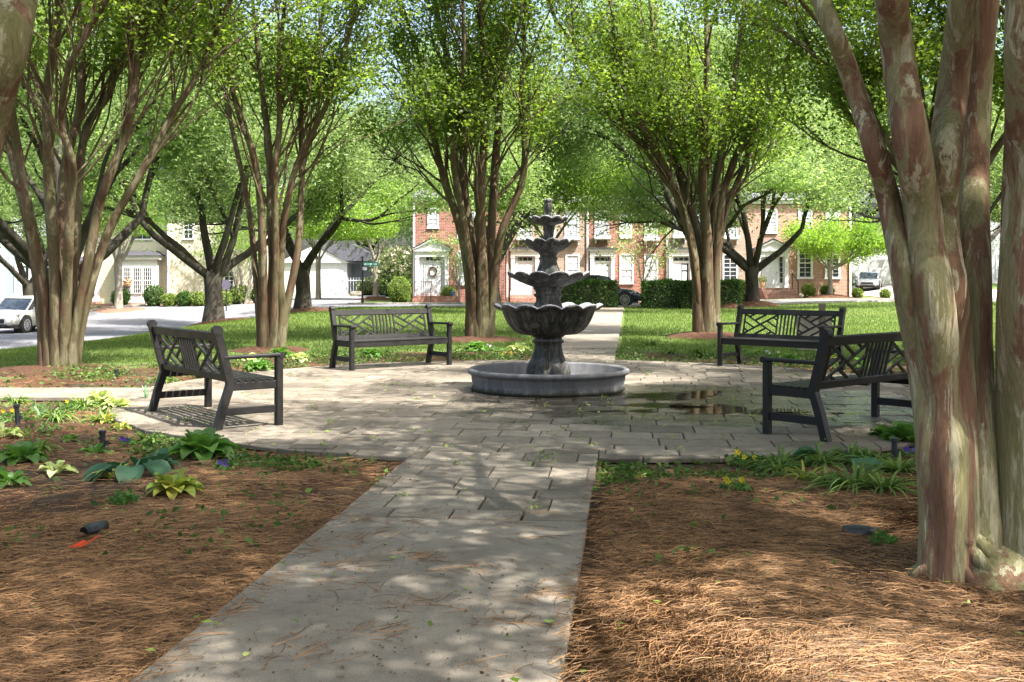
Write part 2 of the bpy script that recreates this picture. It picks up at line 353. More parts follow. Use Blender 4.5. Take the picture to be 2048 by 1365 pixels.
def m_basin():
    m = N('grey_cast_basin'); v = m.co(); sp = m.n('SeparateXYZ'); m.l(v, sp.inputs[0])
    st = m.noise(m.co((1, 1, .15)), 7, 7, .75, .5); g = m.noise(v, 60, 5, .8)
    c = m.ramp(g, [(0.3, (0.10, 0.103, 0.112)), (0.7, (0.165, 0.168, 0.177))])
    c = m.mix(1.0, c, m.ramp(st, [(0.3, G3(0.55)), (0.55, G3(1.0)), (0.75, G3(1.25))]), 'MULTIPLY')
    lo = m.ramp(m.math('ADD', sp.outputs[2], m.math('MULTIPLY', m.math('SUBTRACT', st, .5), .16)), [(0.035, G3(1)), (0.085, G3(0))])
    c = m.mix(lo, c, (0.025, 0.026, 0.016)); m.col(c); m.rough(.75, .3); m.bump(g, .3, .006); return m.m
M['basin'] = m_basin()
def m_water(name, tint, fac=0.0):
    m = N(name); t = m.t; t.nodes.remove(m.b)
    tr = m.n('BsdfTransparent'); tr.inputs[0].default_value = (*tint, 1)
    gs = m.n('BsdfGlossy'); gs.inputs['Roughness'].default_value = 0.015
    fr = m.n('Fresnel'); fr.inputs[0].default_value = 1.45
    bp = m.n('Bump'); bp.inputs['Strength'].default_value = 0.08; bp.inputs['Distance'].default_value = 0.01
    m.l(m.noise(m.co(), 9, 3), bp.inputs['Height']); m.l(bp.outputs[0], gs.inputs['Normal']); m.l(bp.outputs[0], fr.inputs['Normal'])
    mx = m.n('MixShader'); m.l(m.math('MAXIMUM', fr.outputs[0], fac), mx.inputs[0]); m.l(tr.outputs[0], mx.inputs[1]); m.l(gs.outputs[0], mx.inputs[2])
    m.l(mx.outputs[0], m.out.inputs[0]); return m.m
M['water'] = m_water('shallow_water', (0.72, 0.7, 0.64))
def carpaint(name, c, metal=0.3, rough=0.25):
    m = N(name); m.col(m.ramp(m.noise(m.co(), 2, 3), [(0.3, tuple(x * 0.93 for x in c)), (0.7, c)])); m.rough(rough); m.b.inputs['Metallic'].default_value = metal
    m.b.inputs['Coat Weight'].default_value = 0.8; m.b.inputs['Coat Roughness'].default_value = 0.05; return m.m
M['tyre'] = plain('tyre_rubber', (0.02, 0.02, 0.02), 0.8)
M['rim'] = plain('wheel_alloy', (0.5, 0.5, 0.52), 0.3, 0.05, 3, 0.7)
M['sign_green'] = plain('sign_green', (0.0, 0.22, 0.16), 0.4)
M['purple_sign'] = plain('sign_dull', (0.10, 0.09, 0.13), 0.5)
M['terracotta'] = plain('terracotta', (0.5, 0.3, 0.15), 0.7)
M['blue_glaze'] = plain('blue_glaze', (0.05, 0.1, 0.25), 0.3)

# ------------------------------------------------------------------ the setting
AX = math.atan(0.109)          # the path axis leans slightly to the right of the view axis
CEN = Vector((0.47, 13.2)); PR = 5.05
adir = Vector((sin(AX), cos(AX))); rdir = Vector((cos(AX), -sin(AX)))
def axp(s, t): return CEN + adir * s + rdir * t          # s along the path, t across it

def ground():
    xs = np.unique(np.concatenate([np.linspace(-400, -60, 14), np.linspace(-60, -12, 60), np.linspace(-12, 12, 190), np.linspace(12, 60, 60), np.linspace(60, 400, 14)]))
    ys = np.unique(np.concatenate([np.linspace(-60, 2, 16), np.linspace(2, 24, 200), np.linspace(24, 90, 120), np.linspace(90, 600, 20)]))
    X, Y = np.meshgrid(xs, ys); Z = hgt(X, Y)
    near = np.exp(-(((X - 0) / 14) ** 2 + ((Y - 8) / 14) ** 2))
    D = np.hypot(X - CEN.x, Y - CEN.y)
    lumps = (np.sin(X * 3.1 + np.sin(Y * 2.3) * 1.4) * np.sin(Y * 2.7 + X * 0.8) * 0.022 + np.sin(X * 7.9 + Y * 3) * np.sin(Y * 8.7 - X) * 0.010)
    pathd = np.abs((X - CEN.x) * rdir.x + (Y - CEN.y) * rdir.y)
    side = (np.abs(Y - 12.9 + 0.05 * (X + 4)) < 1.1) & (X < -3) & (X > -12)
    ok = np.clip((pathd - 0.85) / 0.5, 0, 1) * np.clip((D - 5.1) / 0.6, 0, 1); ok[side] = 0
    Z = Z + lumps * near * ok + 0.03 * near * ok - 0.045
    V = np.stack([X, Y, Z], -1).reshape(-1, 3); nx = len(xs); ny = len(ys)
    me = bpy.data.meshes.new('ground'); fs = [(j * nx + i, j * nx + i + 1, (j + 1) * nx + i + 1, (j + 1) * nx + i) for j in range(ny - 1) for i in range(nx - 1)]
    me.from_pydata(V.tolist(), [], fs); me.materials.append(M['ground']); me.polygons.foreach_set('use_smooth', [True] * len(fs))
    o = bpy.data.objects.new('ground', me); C.objects.link(o); tag(o, kind='structure')
ground()
def gz(x, y):
    D = math.hypot(x - CEN.x, y - CEN.y); near = math.exp(-((x / 14) ** 2 + ((y - 8) / 14) ** 2))
    lum = sin(x * 3.1 + sin(y * 2.3) * 1.4) * sin(y * 2.7 + x * 0.8) * 0.022 + sin(x * 7.9 + y * 3) * sin(y * 8.7 - x) * 0.010
    pd = abs((x - CEN.x) * rdir.x + (y - CEN.y) * rdir.y)
    ok = min(1, max(0, (pd - 0.85) / 0.5)) * min(1, max(0, (D - 5.1) / 0.6))
    if abs(y - 12.9 + 0.05 * (x + 4)) < 1.1 and -12 < x < -3: ok = 0
    return hz(x, y) + (lum + 0.03) * near * ok - 0.045

def strip(name, left, right, mat, dz, nseg=40, ncross=6, kerb=0):
    """sheet between two polylines draped on the ground"""
    def res(pl):
        d = [0]; 
        for a, b in zip(pl, pl[1:]): d.append(d[-1] + math.dist(a, b))
        t = np.linspace(0, d[-1], nseg); return np.stack([np.interp(t, d, [p[0] for p in pl]), np.interp(t, d, [p[1] for p in pl])], 1)
    L, R = res(left), res(right); mb = MB(); vs = []
    for i in range(nseg):
        for k in range(ncross):
            f = k / (ncross - 1); x, y = L[i] * (1 - f) + R[i] * f; vs.append((x, y, hz(x, y) + dz))
    mb.add(vs, [(i * ncross + k, i * ncross + k + 1, (i + 1) * ncross + k + 1, (i + 1) * ncross + k) for i in range(nseg - 1) for k in range(ncross - 1)])
    return tag(mb.build(name, mat, smooth=True), kind='structure'), L, R
# main road on the left, street in front of the townhouses, side street towards the garage
NEAR = [(-22, 2), (-18.2, 20), (-15.6, 31), (-14.2, 39.6), (-12.2, 47), (-10.2, 53.4), (-9.4, 57), (-9.2, 60), (-9.2, 100)]
FAR = [(-34, 2), (-30, 20), (-27, 33), (-25.6, 44), (-24.5, 54), (-22.5, 61), (-19.5, 64.5), (-17, 68), (-17, 100)]
rd, L_, R_ = strip('road', NEAR, FAR, M['asphalt'], -0.022, 70, 8)
strip('road', [(-9.6, 53.6), (10, 54.2), (60, 55)], [(-9.6, 59.2), (10, 59.4), (60, 60)], M['asphalt'], -0.018, 40, 5)
def kerb(pl, name='kerb'):
    pts = []
    for a, b in zip(pl, pl[1:]):
        n = max(2, int(math.dist(a, b) / 1.0))
        for i in range(n): pts.append((a[0] + (b[0] - a[0]) * i / n, a[1] + (b[1] - a[1]) * i / n))
    pts.append(pl[-1]); mb = MB(); vs = []
    for i, (x, y) in enumerate(pts):
        a = pts[max(0, i - 1)]; b = pts[min(len(pts) - 1, i + 1)]; d = Vector((b[0] - a[0], b[1] - a[1])).normalized(); q = Vector((-d.y, d.x))
        z = hz(x, y)
        for u, dz in ((-0.09, -0.1), (-0.09, 0.05), (0.09, 0.05), (0.09, -0.1)): vs.append((x + q.x * u, y + q.y * u, z + dz))
    mb.add(vs, [(i * 4 + k, i * 4 + k + 1, i * 4 + k + 5, i * 4 + k + 4) for i in range(len(pts) - 1) for k in range(3)])
    tag(mb.build(name, M['sidewalk']), kind='structure')
kerb(FAR[2:7]); kerb([(-9.2, 60.0), (10, 60.2), (60, 60.8)]); kerb([(-5.0, 53.6), (9, 54.0), (60, 54.7)])
strip('pavement', [(-8.5, 62.0), (10, 62.0), (60, 62.6)], [(-8.5, 63.3), (10, 63.3), (60, 63.9)], M['sidewalk'], -0.02, 40, 3)
strip('driveway', [(22.5, 60.8), (24, 72), (25, 95)], [(30, 60.8), (33, 72), (34, 95)], M['sidewalk'], -0.01, 20, 5)
strip('driveway', [(-21.5, 72), (-19, 96)], [(-12, 84), (-14, 96)], M['sidewalk'], -0.014, 10, 4)

# patio of tumbled pavers, clipped to a rough circle; bed of sandy joints below
def clip(poly, nrm, d):
    out = []
    for i in range(len(poly)):
        a, b = poly[i], poly[(i + 1) % len(poly)]
        da = a.dot(nrm) - d; db = b.dot(nrm) - d
        if da <= 0: out.append(a)
        if da * db < 0: out.append(a + (b - a) * (da / (da - db)))
    return out
def pavers():
    mb = MB(); r = random.Random(3)
    def paver(poly):
        if len(poly) < 3: return
        c = sum(poly, Vector((0, 0))) / len(poly)
        ar = 0.5 * abs(sum(poly[i].cross(poly[(i + 1) % len(poly)]) for i in range(len(poly))))
        if ar < 0.006: return
        z = 0.004 + r.uniform(-0.0035, 0.0035); tx, ty = r.uniform(-.012, .012), r.uniform(-.012, .012); n = len(poly)
        def ring(sh, zz):
            o = []
            for p in poly:
                d = p - c; k = max(0, 1 - sh / max(d.length, 0.02)); q = c + d * k
                o.append((q.x, q.y, zz + tx * d.x + ty * d.y))
            return o
        j = r.uniform(0.005, 0.008)
        vs = ring(j, -0.03) + ring(j, z - 0.007) + ring(j + 0.008, z)
        mb.add(vs, [tuple(range(2 * n, 3 * n))] + [(k * n + i, k * n + (i + 1) % n, (k + 1) * n + (i + 1) % n, (k + 1) * n + i) for k in range(2) for i in range(n)])
    oct_ = [(Vector((cos(2 * pi * k / 20), sin(2 * pi * k / 20))), PR * r.uniform(0.985, 1.02)) for k in range(20)]
    s = -PR - 2.05
    s0 = 6.13 - CEN.y
    while s < 8.2:
        h = r.choice((0.25, 0.38, 0.38, 0.46)); t = -5.6 + r.uniform(0, 0.3)
        half = sqrt(max(0, (PR + 0.3) ** 2 - s * s)) if abs(s) < PR + 0.3 else 0
        while t < 5.6:
            wd = r.choice((0.27, 0.36, 0.42, 0.5, 0.58))
            mid = axp(s + h / 2, t + wd / 2); end = abs(s + h / 2) > 4.55
            pieces = [(t, t + wd)]
            if end:
                a = max(t, -0.73); b = min(t + wd, 0.73)
                if b - a > 0.04: paver([axp(s + .005, a), axp(s + .005, b), axp(s + h - .005, b), axp(s + h - .005, a)])
                pieces = [q for q in ((t, min(t + wd, -.73)), (max(t, .73), t + wd)) if q[1] - q[0] > .03]
            if (mid - CEN).length < PR + 0.4:
                for (u, v) in pieces:
                    pl = [p_ - CEN for p_ in (axp(s + .005, u), axp(s + .005, v), axp(s + h - .005, v), axp(s + h - .005, u))]
                    for nrm, d in oct_: pl = clip(pl, nrm, d) if len(pl) > 2 else pl
                    if len(pl) > 2: paver([p_ + CEN for p_ in pl])
            t += wd
        s += h
    # bed
    tag(mb.build('patio', M['paver']), kind='structure')
    b = MB(); n = 64
    b.add([(CEN.x, CEN.y, -0.012)] + [(CEN.x + PR * 0.995 * cos(2 * pi * k / n), CEN.y + PR * 0.995 * sin(2 * pi * k / n), -0.012) for k in range(n)], [(0, 1 + k, 1 + (k + 1) % n) for k in range(n)])
    for s1, s2 in ((-7.1, -4.9), (4.9, 8.3)):
        q = [axp(s1, -.72), axp(s1, .72), axp(s2, .72), axp(s2, -.72)]; b.add([(p.x, p.y, -0.016) for p in q], [(0, 1, 2, 3)])
    tag(b.build('patio_bed', M['joint']), kind='structure')
pavers()
def slabs():
    mb = MB()
    def slab(s1, s2, hw=0.73, z=0.006):
        n = 7; edge = []
        q = [axp(s1, -hw), axp(s1, hw), axp(s2, hw), axp(s2, -hw)]
        c = sum(q, Vector((0, 0))) / 4
        zz = lambda p, d: (p.x, p.y, hz(p.x, p.y) + d)
        vs = [zz(p, -0.09) for p in q] + [zz(p, z - 0.008) for p in q] + [zz(c + (p - c) * (1 - 0.008 / (p - c).length), z) for p in q]
        mb.add(vs, [(8, 9, 10, 11)] + [(k * 4 + i, k * 4 + (i + 1) % 4, (k + 1) * 4 + (i + 1) % 4, (k + 1) * 4 + i) for k in range(2) for i in range(4)])
    sA = -7.12
    for k in range(6): slab(sA - 1.62 * (k + 1) + 0.018, sA - 1.62 * k)
    s = 8.25
    for k in range(17): slab(s + 1.85 * k, s + 1.85 * (k + 1) - 0.012)
    o = mb.build('path', M['concrete']); tag(o, kind='structure')
    m2 = MB(); x = -4.25
    for k in range(5):
        a, b = x - 1.6 * k, x - 1.6 * (k + 1) + 0.012
        m2.add([(a, 12.35 , -0.03), (b, 12.4, -0.03), (b, 13.55, -0.03), (a, 13.5, -0.03), (a, 12.35, 0.005), (b, 12.4, 0.005), (b, 13.55, 0.005), (a, 13.5, 0.005)],
               [(4, 5, 6, 7), (0, 1, 5, 4), (1, 2, 6, 5), (2, 3, 7, 6), (3, 0, 4, 7)])
    tag(m2.build('path', M['concrete']), kind='structure')
slabs()
def puddle(cx, cy, a, b, seed, z=0.0085):
    r = random.Random(seed); n = 60; ph = [r.uniform(0, 6.28) for _ in range(6)]; vs = [(cx, cy, z)]
    for k in range(n):
        t = 2 * pi * k / n; q = 1 + 0.22 * sin(2 * t + ph[0]) + 0.2 * sin(3 * t + ph[1]) + 0.14 * sin(5 * t + ph[2]) + 0.1 * sin(9 * t + ph[3]) + 0.05 * sin(17 * t + ph[4])
        vs.append((cx + a * q * cos(t), cy + b * q * sin(t), z))
    mb = MB(); mb.add(vs, [(0, 1 + k, 1 + (k + 1) % n) for k in range(n)])
    tag(mb.build('puddle', M['water'], smooth=True), kind='structure')
puddle(1.85, 12.6, 0.55, 0.5, 1); puddle(1.6, 11.6, 0.5, 0.22, 5); puddle(2.3, 11.2, 0.62, 0.42, 9); puddle(3.0, 10.9, 0.4, 0.14, 4); puddle(1.2, 11.1, 0.3, 0.14, 14)

def mound(x, y, r, h, mat='mulch', sy=1.0, name='mulch_ring', seed=0):
    mb = MB(); vs = []; n = 36; rr = random.Random(seed + int(x * 10))
    ph = [rr.uniform(0, 6) for _ in range(3)]
    for i in range(9):
        f = i / 8
        for k in range(n):
            t = 2 * pi * k / n; R = r * f * (1 + 0.1 * sin(3 * t + ph[0]) + 0.06 * sin(7 * t + ph[1])); px, py = x + R * cos(t), y + R * sin(t) * sy
            vs.append((px, py, gz(px, py) + 0.035 - 0.07 * f ** 8 + h * (1 - f * f) ** 1.3 + 0.02 * sin(9 * t + 11 * f) * (1 - f)))
    mb.add(vs, [(i * n + k, i * n + (k + 1) % n, (i + 1) * n + (k + 1) % n, (i + 1) * n + k) for i in range(8) for k in range(n)])
    tag(mb.build(name, M[mat], smooth=True), kind='structure')

# ------------------------------------------------------------------ trees
def dirjit(d, a, r):
    d = Vector(d); q = Vector((r.gauss(0, 1), r.gauss(0, 1), r.gauss(0, 1))); q -= d * q.dot(d)
    if q.length < 1e-5: return d
    q.normalize(); return (d * cos(a) + q * sin(a)).normalized()
def grow(mb, p, d, rad, L, depth, r, tips, up=0.15, spread=0.55, nb=2, zmin=2.4, ns=5):
    pts = [Vector(p)]; rr = [rad]; k = 4; rend = rad * (0.62 if depth else 0.35)
    for i in range(k):
        d = dirjit(d, r.uniform(0.05, 0.2), r); d = (d + Vector((0, 0, up * 0.25))).normalized()
        pts.append(pts[-1] + d * (L / k)); rr.append(rad + (rend - rad) * (i + 1) / k)
    mb.tube(pts, rr, ns if depth > 0 else 4, cap=False)
    if depth <= 1:
        for q in pts[1:]: tips.append((q, depth))
    if depth == 0: return
    for j in range(nb + (1 if r.random() < 0.35 else 0)):
        a = spread * r.uniform(0.5, 1.15)
        s = pts[-1] if j < 2 else pts[2]
        grow(mb, s, dirjit(d, a, r), rend * r.uniform(0.75, 1.0), L * r.uniform(0.68, 0.9), depth - 1, r, tips, up, spread, nb, zmin, ns)
def crown(tips, n, L, W, rad, mat, parent, seed, zmin=-9, flat=0.35, droop=0.0, keep_clear=None):
    r = np.random.default_rng(seed); T = np.array([tuple(t[0]) for t in tips]); T = T[T[:, 2] > zmin]
    # clumps: each tip gets its own density so that light and dark masses and gaps form
    wgt = r.gamma(0.45, 1.0, len(T)) + 0.04; idx = r.choice(len(T), n, p=wgt / wgt.sum())
    off = r.normal(size=(n, 3)) * rad * np.array([1, 1, 0.62]); ctr = T[idx] + off
    if droop > .2: ctr[:, 2] -= np.abs(r.normal(size=n)) ** 1.5 * 0.35; ctr = ctr[(ctr[:, 2] > 4.1) | (r.random(n) < .07)]
    if keep_clear:      # no leaves hang into the view close to the photographer
        b = np.array(keep_clear); w_ = ctr + b; yy = np.maximum(w_[:, 1], 0.2)
        bad = (w_[:, 1] > 0) & (w_[:, 1] < 9.5) & (np.abs(w_[:, 0]) / yy < 0.53) & ((w_[:, 2] - HC) / yy < 0.30)
        ctr = ctr[~bad]
    return quads_obj('crown', leaf_quads(ctr, L, W, flat, r, droop), mat, parent)

def crape(base, Y, stems, label, seed, n_leaf=50000, leaf=0.07, side=1.0, bark='crape_bark', sub=0.07, extra=2.2, zlo=2.6, mirrorY=1.0, crad=0.24, group='crape myrtles around the patio', rootflare=1.0, ns=12, exd=2, clear=False, leaf_z=None):
    """stems: list of (pts[(px,py)], r_bottom, r_top, lean) traced stems; lean = how far the top leans towards (+) or from the camera"""
    r = random.Random(seed); root = empty('crape_myrtle', base, 0, label, 'tree', group); B = Vector(base)
    tr = MB(); br = MB(); tips = []
    for si, (pl, r0, r1, lean) in enumerate(stems):
        y0 = pl[0][1]; y1 = pl[-1][1]; pts = []; raw = []
        for i in range(len(pl) - 1):
            for k in range(4):
                f = k / 4; raw.append((pl[i][0] + (pl[i + 1][0] - pl[i][0]) * f, pl[i][1] + (pl[i + 1][1] - pl[i][1]) * f))
        raw.append(pl[-1])
        for _ in range(2):
            raw = [raw[0]] + [((raw[i - 1][0] + 2 * raw[i][0] + raw[i + 1][0]) / 4, (raw[i - 1][1] + 2 * raw[i][1] + raw[i + 1][1]) / 4) for i in range(1, len(raw) - 1)] + [raw[-1]]
        rad = []; m = len(raw)
        for i, (x, y) in enumerate(raw):
            f = (y0 - y) / max(1, y0 - y1)
            q = P(x, y, Y - lean * f ** 1.4 + 0.12 * sin(i * 0.9 + si) * f)
            pts.append(q - B); rad.append(r0 + (r1 - r0) * f)
        rad[0] *= 1.25 * rootflare; rad[1] *= 1 + 0.12 * rootflare
        if pts[0].z < 0.6: pts[0].z -= 0.12
        tr.tube(pts, rad, ns, ridge=0.06 if ns > 20 else 0.11, ph=si * 1.9, cap=False)
        # continue above the last traced point
        d = (pts[-1] - pts[-3]).normalized(); d = (d + Vector((0, 0, 0.25))).normalized()
        tips.append((pts[-1], 1))
        for _ in range(2): grow(br, pts[-1], dirjit(d, 0.3, r), r1 * 0.85, extra * r.uniform(.8, 1.1), exd, r, tips, 0.1 if exd > 2 else 0.2, 0.62 if exd > 2 else 0.5)
        # side branches
        for i in range(2, m - 1):
            if pts[i].z > zlo and r.random() < side * 0.7:
                f = i / m; out = Vector((pts[i].x, pts[i].y, 0)); out = out.normalized() if out.length > 0.1 else Vector((r.gauss(0, 1), r.gauss(0, 1), 0)).normalized()
                dd = dirjit((out * 0.55 + Vector((r.gauss(0, 0.4), r.gauss(0, 0.4), 1.15))).normalized(), 0.22, r)
                grow(br, pts[i], dd, rad[i] * r.uniform(0.3, 0.55), r.uniform(0.9, 1.5), 2, r, tips, 0.25, 0.45)
    t = tr.build('trunk', M[bark], root, True)
    b = br.build('branches', M[bark], root, True)
    crown(tips, n_leaf, leaf, leaf * 0.6, crad, M['crape_leaf'], root, seed, zmin=leaf_z or zlo - 0.2, keep_clear=base if clear else None)
    return root

def stem(pl, r0, r1, lean=0): return (pl, r0, r1, lean)
# T1: left
p = lambda x, y: (x, y)
T1 = crape((-6.88, 16.2, gz(-6.88, 16.2)), 16.2, [
    stem([(100, 745), (92, 600), (75, 520), (55, 420), (35, 300), (20, 200), (5, 80), (0, 0)], 0.098, .045, 0.8),
    stem([(88, 735), (78, 600), (62, 480), (38, 380), (20, 300), (-10, 200), (-40, 60)], 0.074, .035, -0.6),
    stem([(115, 745), (112, 600), (110, 500), (100, 400), (95, 300), (92, 180), (112, 80), (120, 0)], 0.107, .05, 1.3),
    stem([(120, 745), (125, 560), (122, 470), (125, 360), (140, 280), (160, 235), (165, 130), (160, 0)], 0.107, .05, -0.8),
    stem([(135, 745), (140, 600), (150, 480), (160, 310), (178, 240), (228, 180), (236, 60), (240, 0)], 0.098, .045, -1.3),
    stem([(140, 745), (163, 590), (185, 480), (200, 400), (240, 300), (265, 220), (275, 130), (258, 60), (262, 0)], 0.090, .045, 0.6),
    stem([(265, 215), (275, 130), (308, 60), (335, 0)], 0.045, .035, 0.6),
    stem([(145, 742), (172, 600), (218, 450), (280, 350), (350, 220), (398, 150), (440, 40), (462, 0)], 0.082, .035, -0.4),
    stem([(128, 745), (130, 640), (135, 560), (140, 430), (150, 330), (118, 250), (135, 130), (190, 40), (215, 0)], 0.090, .03, 1.8)],
    'crape myrtle with a thick fluted bundle of stems nearest the white car', 21, 54000, 0.084, leaf_z=4.7, exd=3, extra=2.3)
T2 = crape((-4.7, 20.8, gz(-4.7, 20.8)), 20.8, [
    stem([(527, 702), (527, 560), (522, 400), (505, 300), (480, 240), (450, 120), (430, 0)], .1, .035, 0.8),
    stem([(522, 702), (515, 600), (500, 420), (462, 250), (440, 120), (405, 0)], .07, .03, -1.0),
    stem([(540, 702), (546, 520), (540, 380), (540, 290), (520, 150), (505, 0)], .1, .035, -0.6),
    stem([(546, 702), (553, 500), (548, 350), (560, 250), (556, 150), (570, 0)], .09, .035, 0.8),
    stem([(560, 702), (574, 606), (597, 500), (603, 380), (605, 330), (600, 200), (640, 60), (650, 0)], .085, .035, -0.8),
    stem([(556, 702), (566, 630), (560, 560), (566, 450), (590, 330), (650, 220), (690, 100), (715, 0)], .085, .035, 0.4)],
    'crape myrtle with slender pale stems behind the left front bench', 22, 52000, 0.085, leaf_z=4.9, exd=3, extra=2.3)
T3 = crape((-0.8, 24.6, gz(-0.8, 24.6)), 24.6, [
    stem([(943, 680), (940, 560), (920, 450), (890, 370), (868, 280), (850, 150), (820, 60), (800, 0)], .12, .04, 0.5),
    stem([(955, 680), (950, 540), (935, 430), (925, 360), (930, 260), (900, 150), (870, 0)], .14, .045, -0.7),
    stem([(965, 680), (965, 520), (960, 430), (965, 330), (975, 200), (965, 100), (960, 0)], .15, .05, 1.0),
    stem([(972, 680), (980, 520), (985, 430), (990, 330), (1000, 200), (1010, 80), (1030, 0)], .14, .045, -1.0),
    stem([(978, 680), (990, 540), (1002, 460), (1045, 370), (1052, 300), (1040, 200), (1050, 80), (1045, 0)], .11, .04, 0.8),
    stem([(950, 680), (945, 560), (928, 440), (905, 330), (910, 230), (930, 120), (925, 0)], .1, .035, 1.8)],
    'crape myrtle with forked brown stems just left of the fountain', 23, 56000, 0.095, leaf_z=4.5, exd=3, extra=2.3)
T4 = crape((4.75, 26.0, gz(4.75, 26)), 26.0, [
    stem([(1398, 665), (1392, 540), (1380, 460), (1350, 380), (1300, 310), (1240, 240), (1180, 130), (1110, 40)], .13, .04, 0.5),
    stem([(1402, 665), (1394, 560), (1370, 420), (1330, 330), (1275, 240), (1235, 150), (1225, 30)], .1, .035, 1.2),
    stem([(1408, 665), (1400, 500), (1375, 400), (1345, 300), (1330, 200), (1310, 100), (1300, 0)], .15, .045, -0.7),
    stem([(1415, 665), (1415, 480), (1405, 380), (1410, 250), (1415, 100), (1410, 0)], .16, .05, 0.9),
    stem([(1422, 665), (1425, 480), (1430, 350), (1455, 250), (1470, 150), (1490, 0)], .15, .045, -0.8),
    stem([(1430, 665), (1432, 520), (1442, 400), (1470, 310), (1520, 230), (1570, 130), (1620, 20)], .12, .04, 0.7),
    stem([(1425, 665), (1430, 540), (1450, 420), (1490, 330), (1530, 200), (1540, 100), (1530, 0)], .1, .035, -1.6)],
    'crape myrtle with dark stems right of the fountain behind the right rear bench', 24, 60000, 0.098, leaf_z=4.3, exd=3, extra=2.3)
T5 = crape((2.15, 5.05, gz(2.15, 5.05)), 5.05, [
    stem([(1876, 1165), (1866, 950), (1856, 800), (1818, 600), (1778, 400), (1742, 280), (1694, 130), (1642, 0), (1570, -160)], .078, .038, -0.1),
    stem([(1898, 1165), (1893, 950), (1885, 800), (1862, 560), (1838, 380), (1806, 180), (1785, 0), (1760, -180)], .11, .066, 0.1),
    stem([(1918, 1150), (1912, 900), (1905, 650), (1882, 470), (1886, 360), (1904, 200), (1925, 0), (1950, -180)], .105, .06, -0.1),
    stem([(1962, 1110), (1955, 900), (1948, 600), (1944, 300), (1962, 0), (1990, -180)], .085, .08, -0.5),
    stem([(2050, 1185), (2052, 900), (2055, 600), (2064, 300), (2064, 0), (2070, -200)], .135, .115, 0.35),
    stem([(2110, 1180), (2130, 800), (2180, 400), (2230, 0), (2290, -200)], .11, .08, -0.2)],
    'crape myrtle with peeling pink and olive stems in the right foreground', 25, 52000, 0.085, side=1.0, bark='crape_bark_near', extra=2.5, zlo=3.3, crad=0.23, rootflare=0.9, ns=28, exd=3, clear=True)
T6 = crape((-3.15, 4.6, gz(-3.15, 4.6)), 4.6, [
    stem([(-430, 1300), (-300, 1000), (-180, 700), (-90, 450), (-30, 250), (20, 60), (45, -80), (90, -260)], .12, .085, -0.2),
    stem([(-450, 1300), (-420, 1000), (-380, 600), (-360, 200), (-340, -150)], .13, .09, 0.6),
    stem([(-400, 1300), (-300, 900), (-200, 500), (-170, 200), (-150, -100)], .1, .08, -0.8),
    stem([(-470, 1300), (-520, 900), (-600, 400), (-700, 0)], .12, .08, 0.4)],
    'leaning crape myrtle stem cut off by the top left corner', 26, 38000, 0.085, side=1.0, bark='crape_bark_near', extra=2.5, zlo=3.3, crad=0.3, ns=24, exd=3, clear=True)
T7 = crape((7.2, 18.0, gz(7.2, 18)), 18.0, [
    stem([(1868, 722), (1860, 560), (1840, 400), (1790, 300), (1730, 220), (1680, 100), (1600, 0)], .1, .035, 0.4),
    stem([(1875, 722), (1870, 560), (1865, 400), (1850, 250), (1830, 100), (1820, 0)], .1, .035, -0.6),
    stem([(1882, 722), (1885, 560), (1895, 400), (1930, 250), (1960, 100), (1980, 0)], .1, .035, 0.6),
    stem([(1880, 722), (1875, 560), (1850, 430), (1800, 330), (1690, 230), (1600, 60), (1570, 0)], .09, .03, -1.2),
    stem([(1885, 722), (1890, 560), (1930, 400), (1990, 300), (2060, 200), (2150, 0)], .1, .035, 0.2)],
    'crape myrtle mostly hidden behind the stems in the right foreground', 27, 56000, 0.088, leaf_z=3.9, exd=3, extra=2.3)
def offtree(x, y, seed, label, n=84000, k=6, sp=0.34):
    r = random.Random(seed); base = (x, y, gz(x, y)); root = empty('crape_myrtle', base, 0, label, 'tree', 'crape myrtles around the patio')
    tr = MB(); br = MB(); tips = []
    for i in range(k):
        a = 2 * pi * i / k + r.uniform(-.2, .2); d = Vector((cos(a) * sin(sp * .5), sin(a) * sin(sp * .5), 1)).normalized(); q = Vector((cos(a) * .14, sin(a) * .14, -.12)); pts = [q]; rad = [.12]
        for j in range(14):
            d = (dirjit(d, .05, r) + Vector((cos(a), sin(a), 0)) * .02).normalized(); pts.append(pts[-1] + d * .28); rad.append(.1 - .0035 * j)
        tr.tube(pts, rad, 14, ridge=.1, ph=i * 2.1, cap=False)
        for _ in range(2): grow(br, pts[-1], dirjit(d, .35, r), .05, 2.4, 3, r, tips, 0.1, 0.62)
        grow(br, pts[-4], dirjit(d, .6, r), .035, 1.8, 2, r, tips, 0.1, 0.6)
    tr.build('trunk', M['crape_bark_near'], root, True); br.build('branches', M['crape_bark'], root, True)
    crown(tips, n, 0.085, 0.052, 0.23, M['crape_leaf'], root, seed, zmin=2.9, keep_clear=base)
    return root
OT = offtree(7.4, 10.2, 61, 'crape myrtle beside the patio just right of the view, shading the wet pavers', 92000)
copy_tree(OT, (10.6, 15.6, 0), 2.2, None, 'unseen crape myrtle right of the view, added beyond the first to deepen the patio shade', 1.12)  # this copy and the next stand out of view, added to thicken the shade
copy_tree(OT, (10.6, 6.2, 0), 4.2, None, 'unseen crape myrtle right of the view, added between patio and near mulch for shade', 1.15)
offtree(6.2, 2.4, 62, 'crape myrtle right of the photographer shading the near pine straw', 78000)
offtree(2.6, -1.9, 63, 'crape myrtle behind the photographer shading the concrete path', 56000)
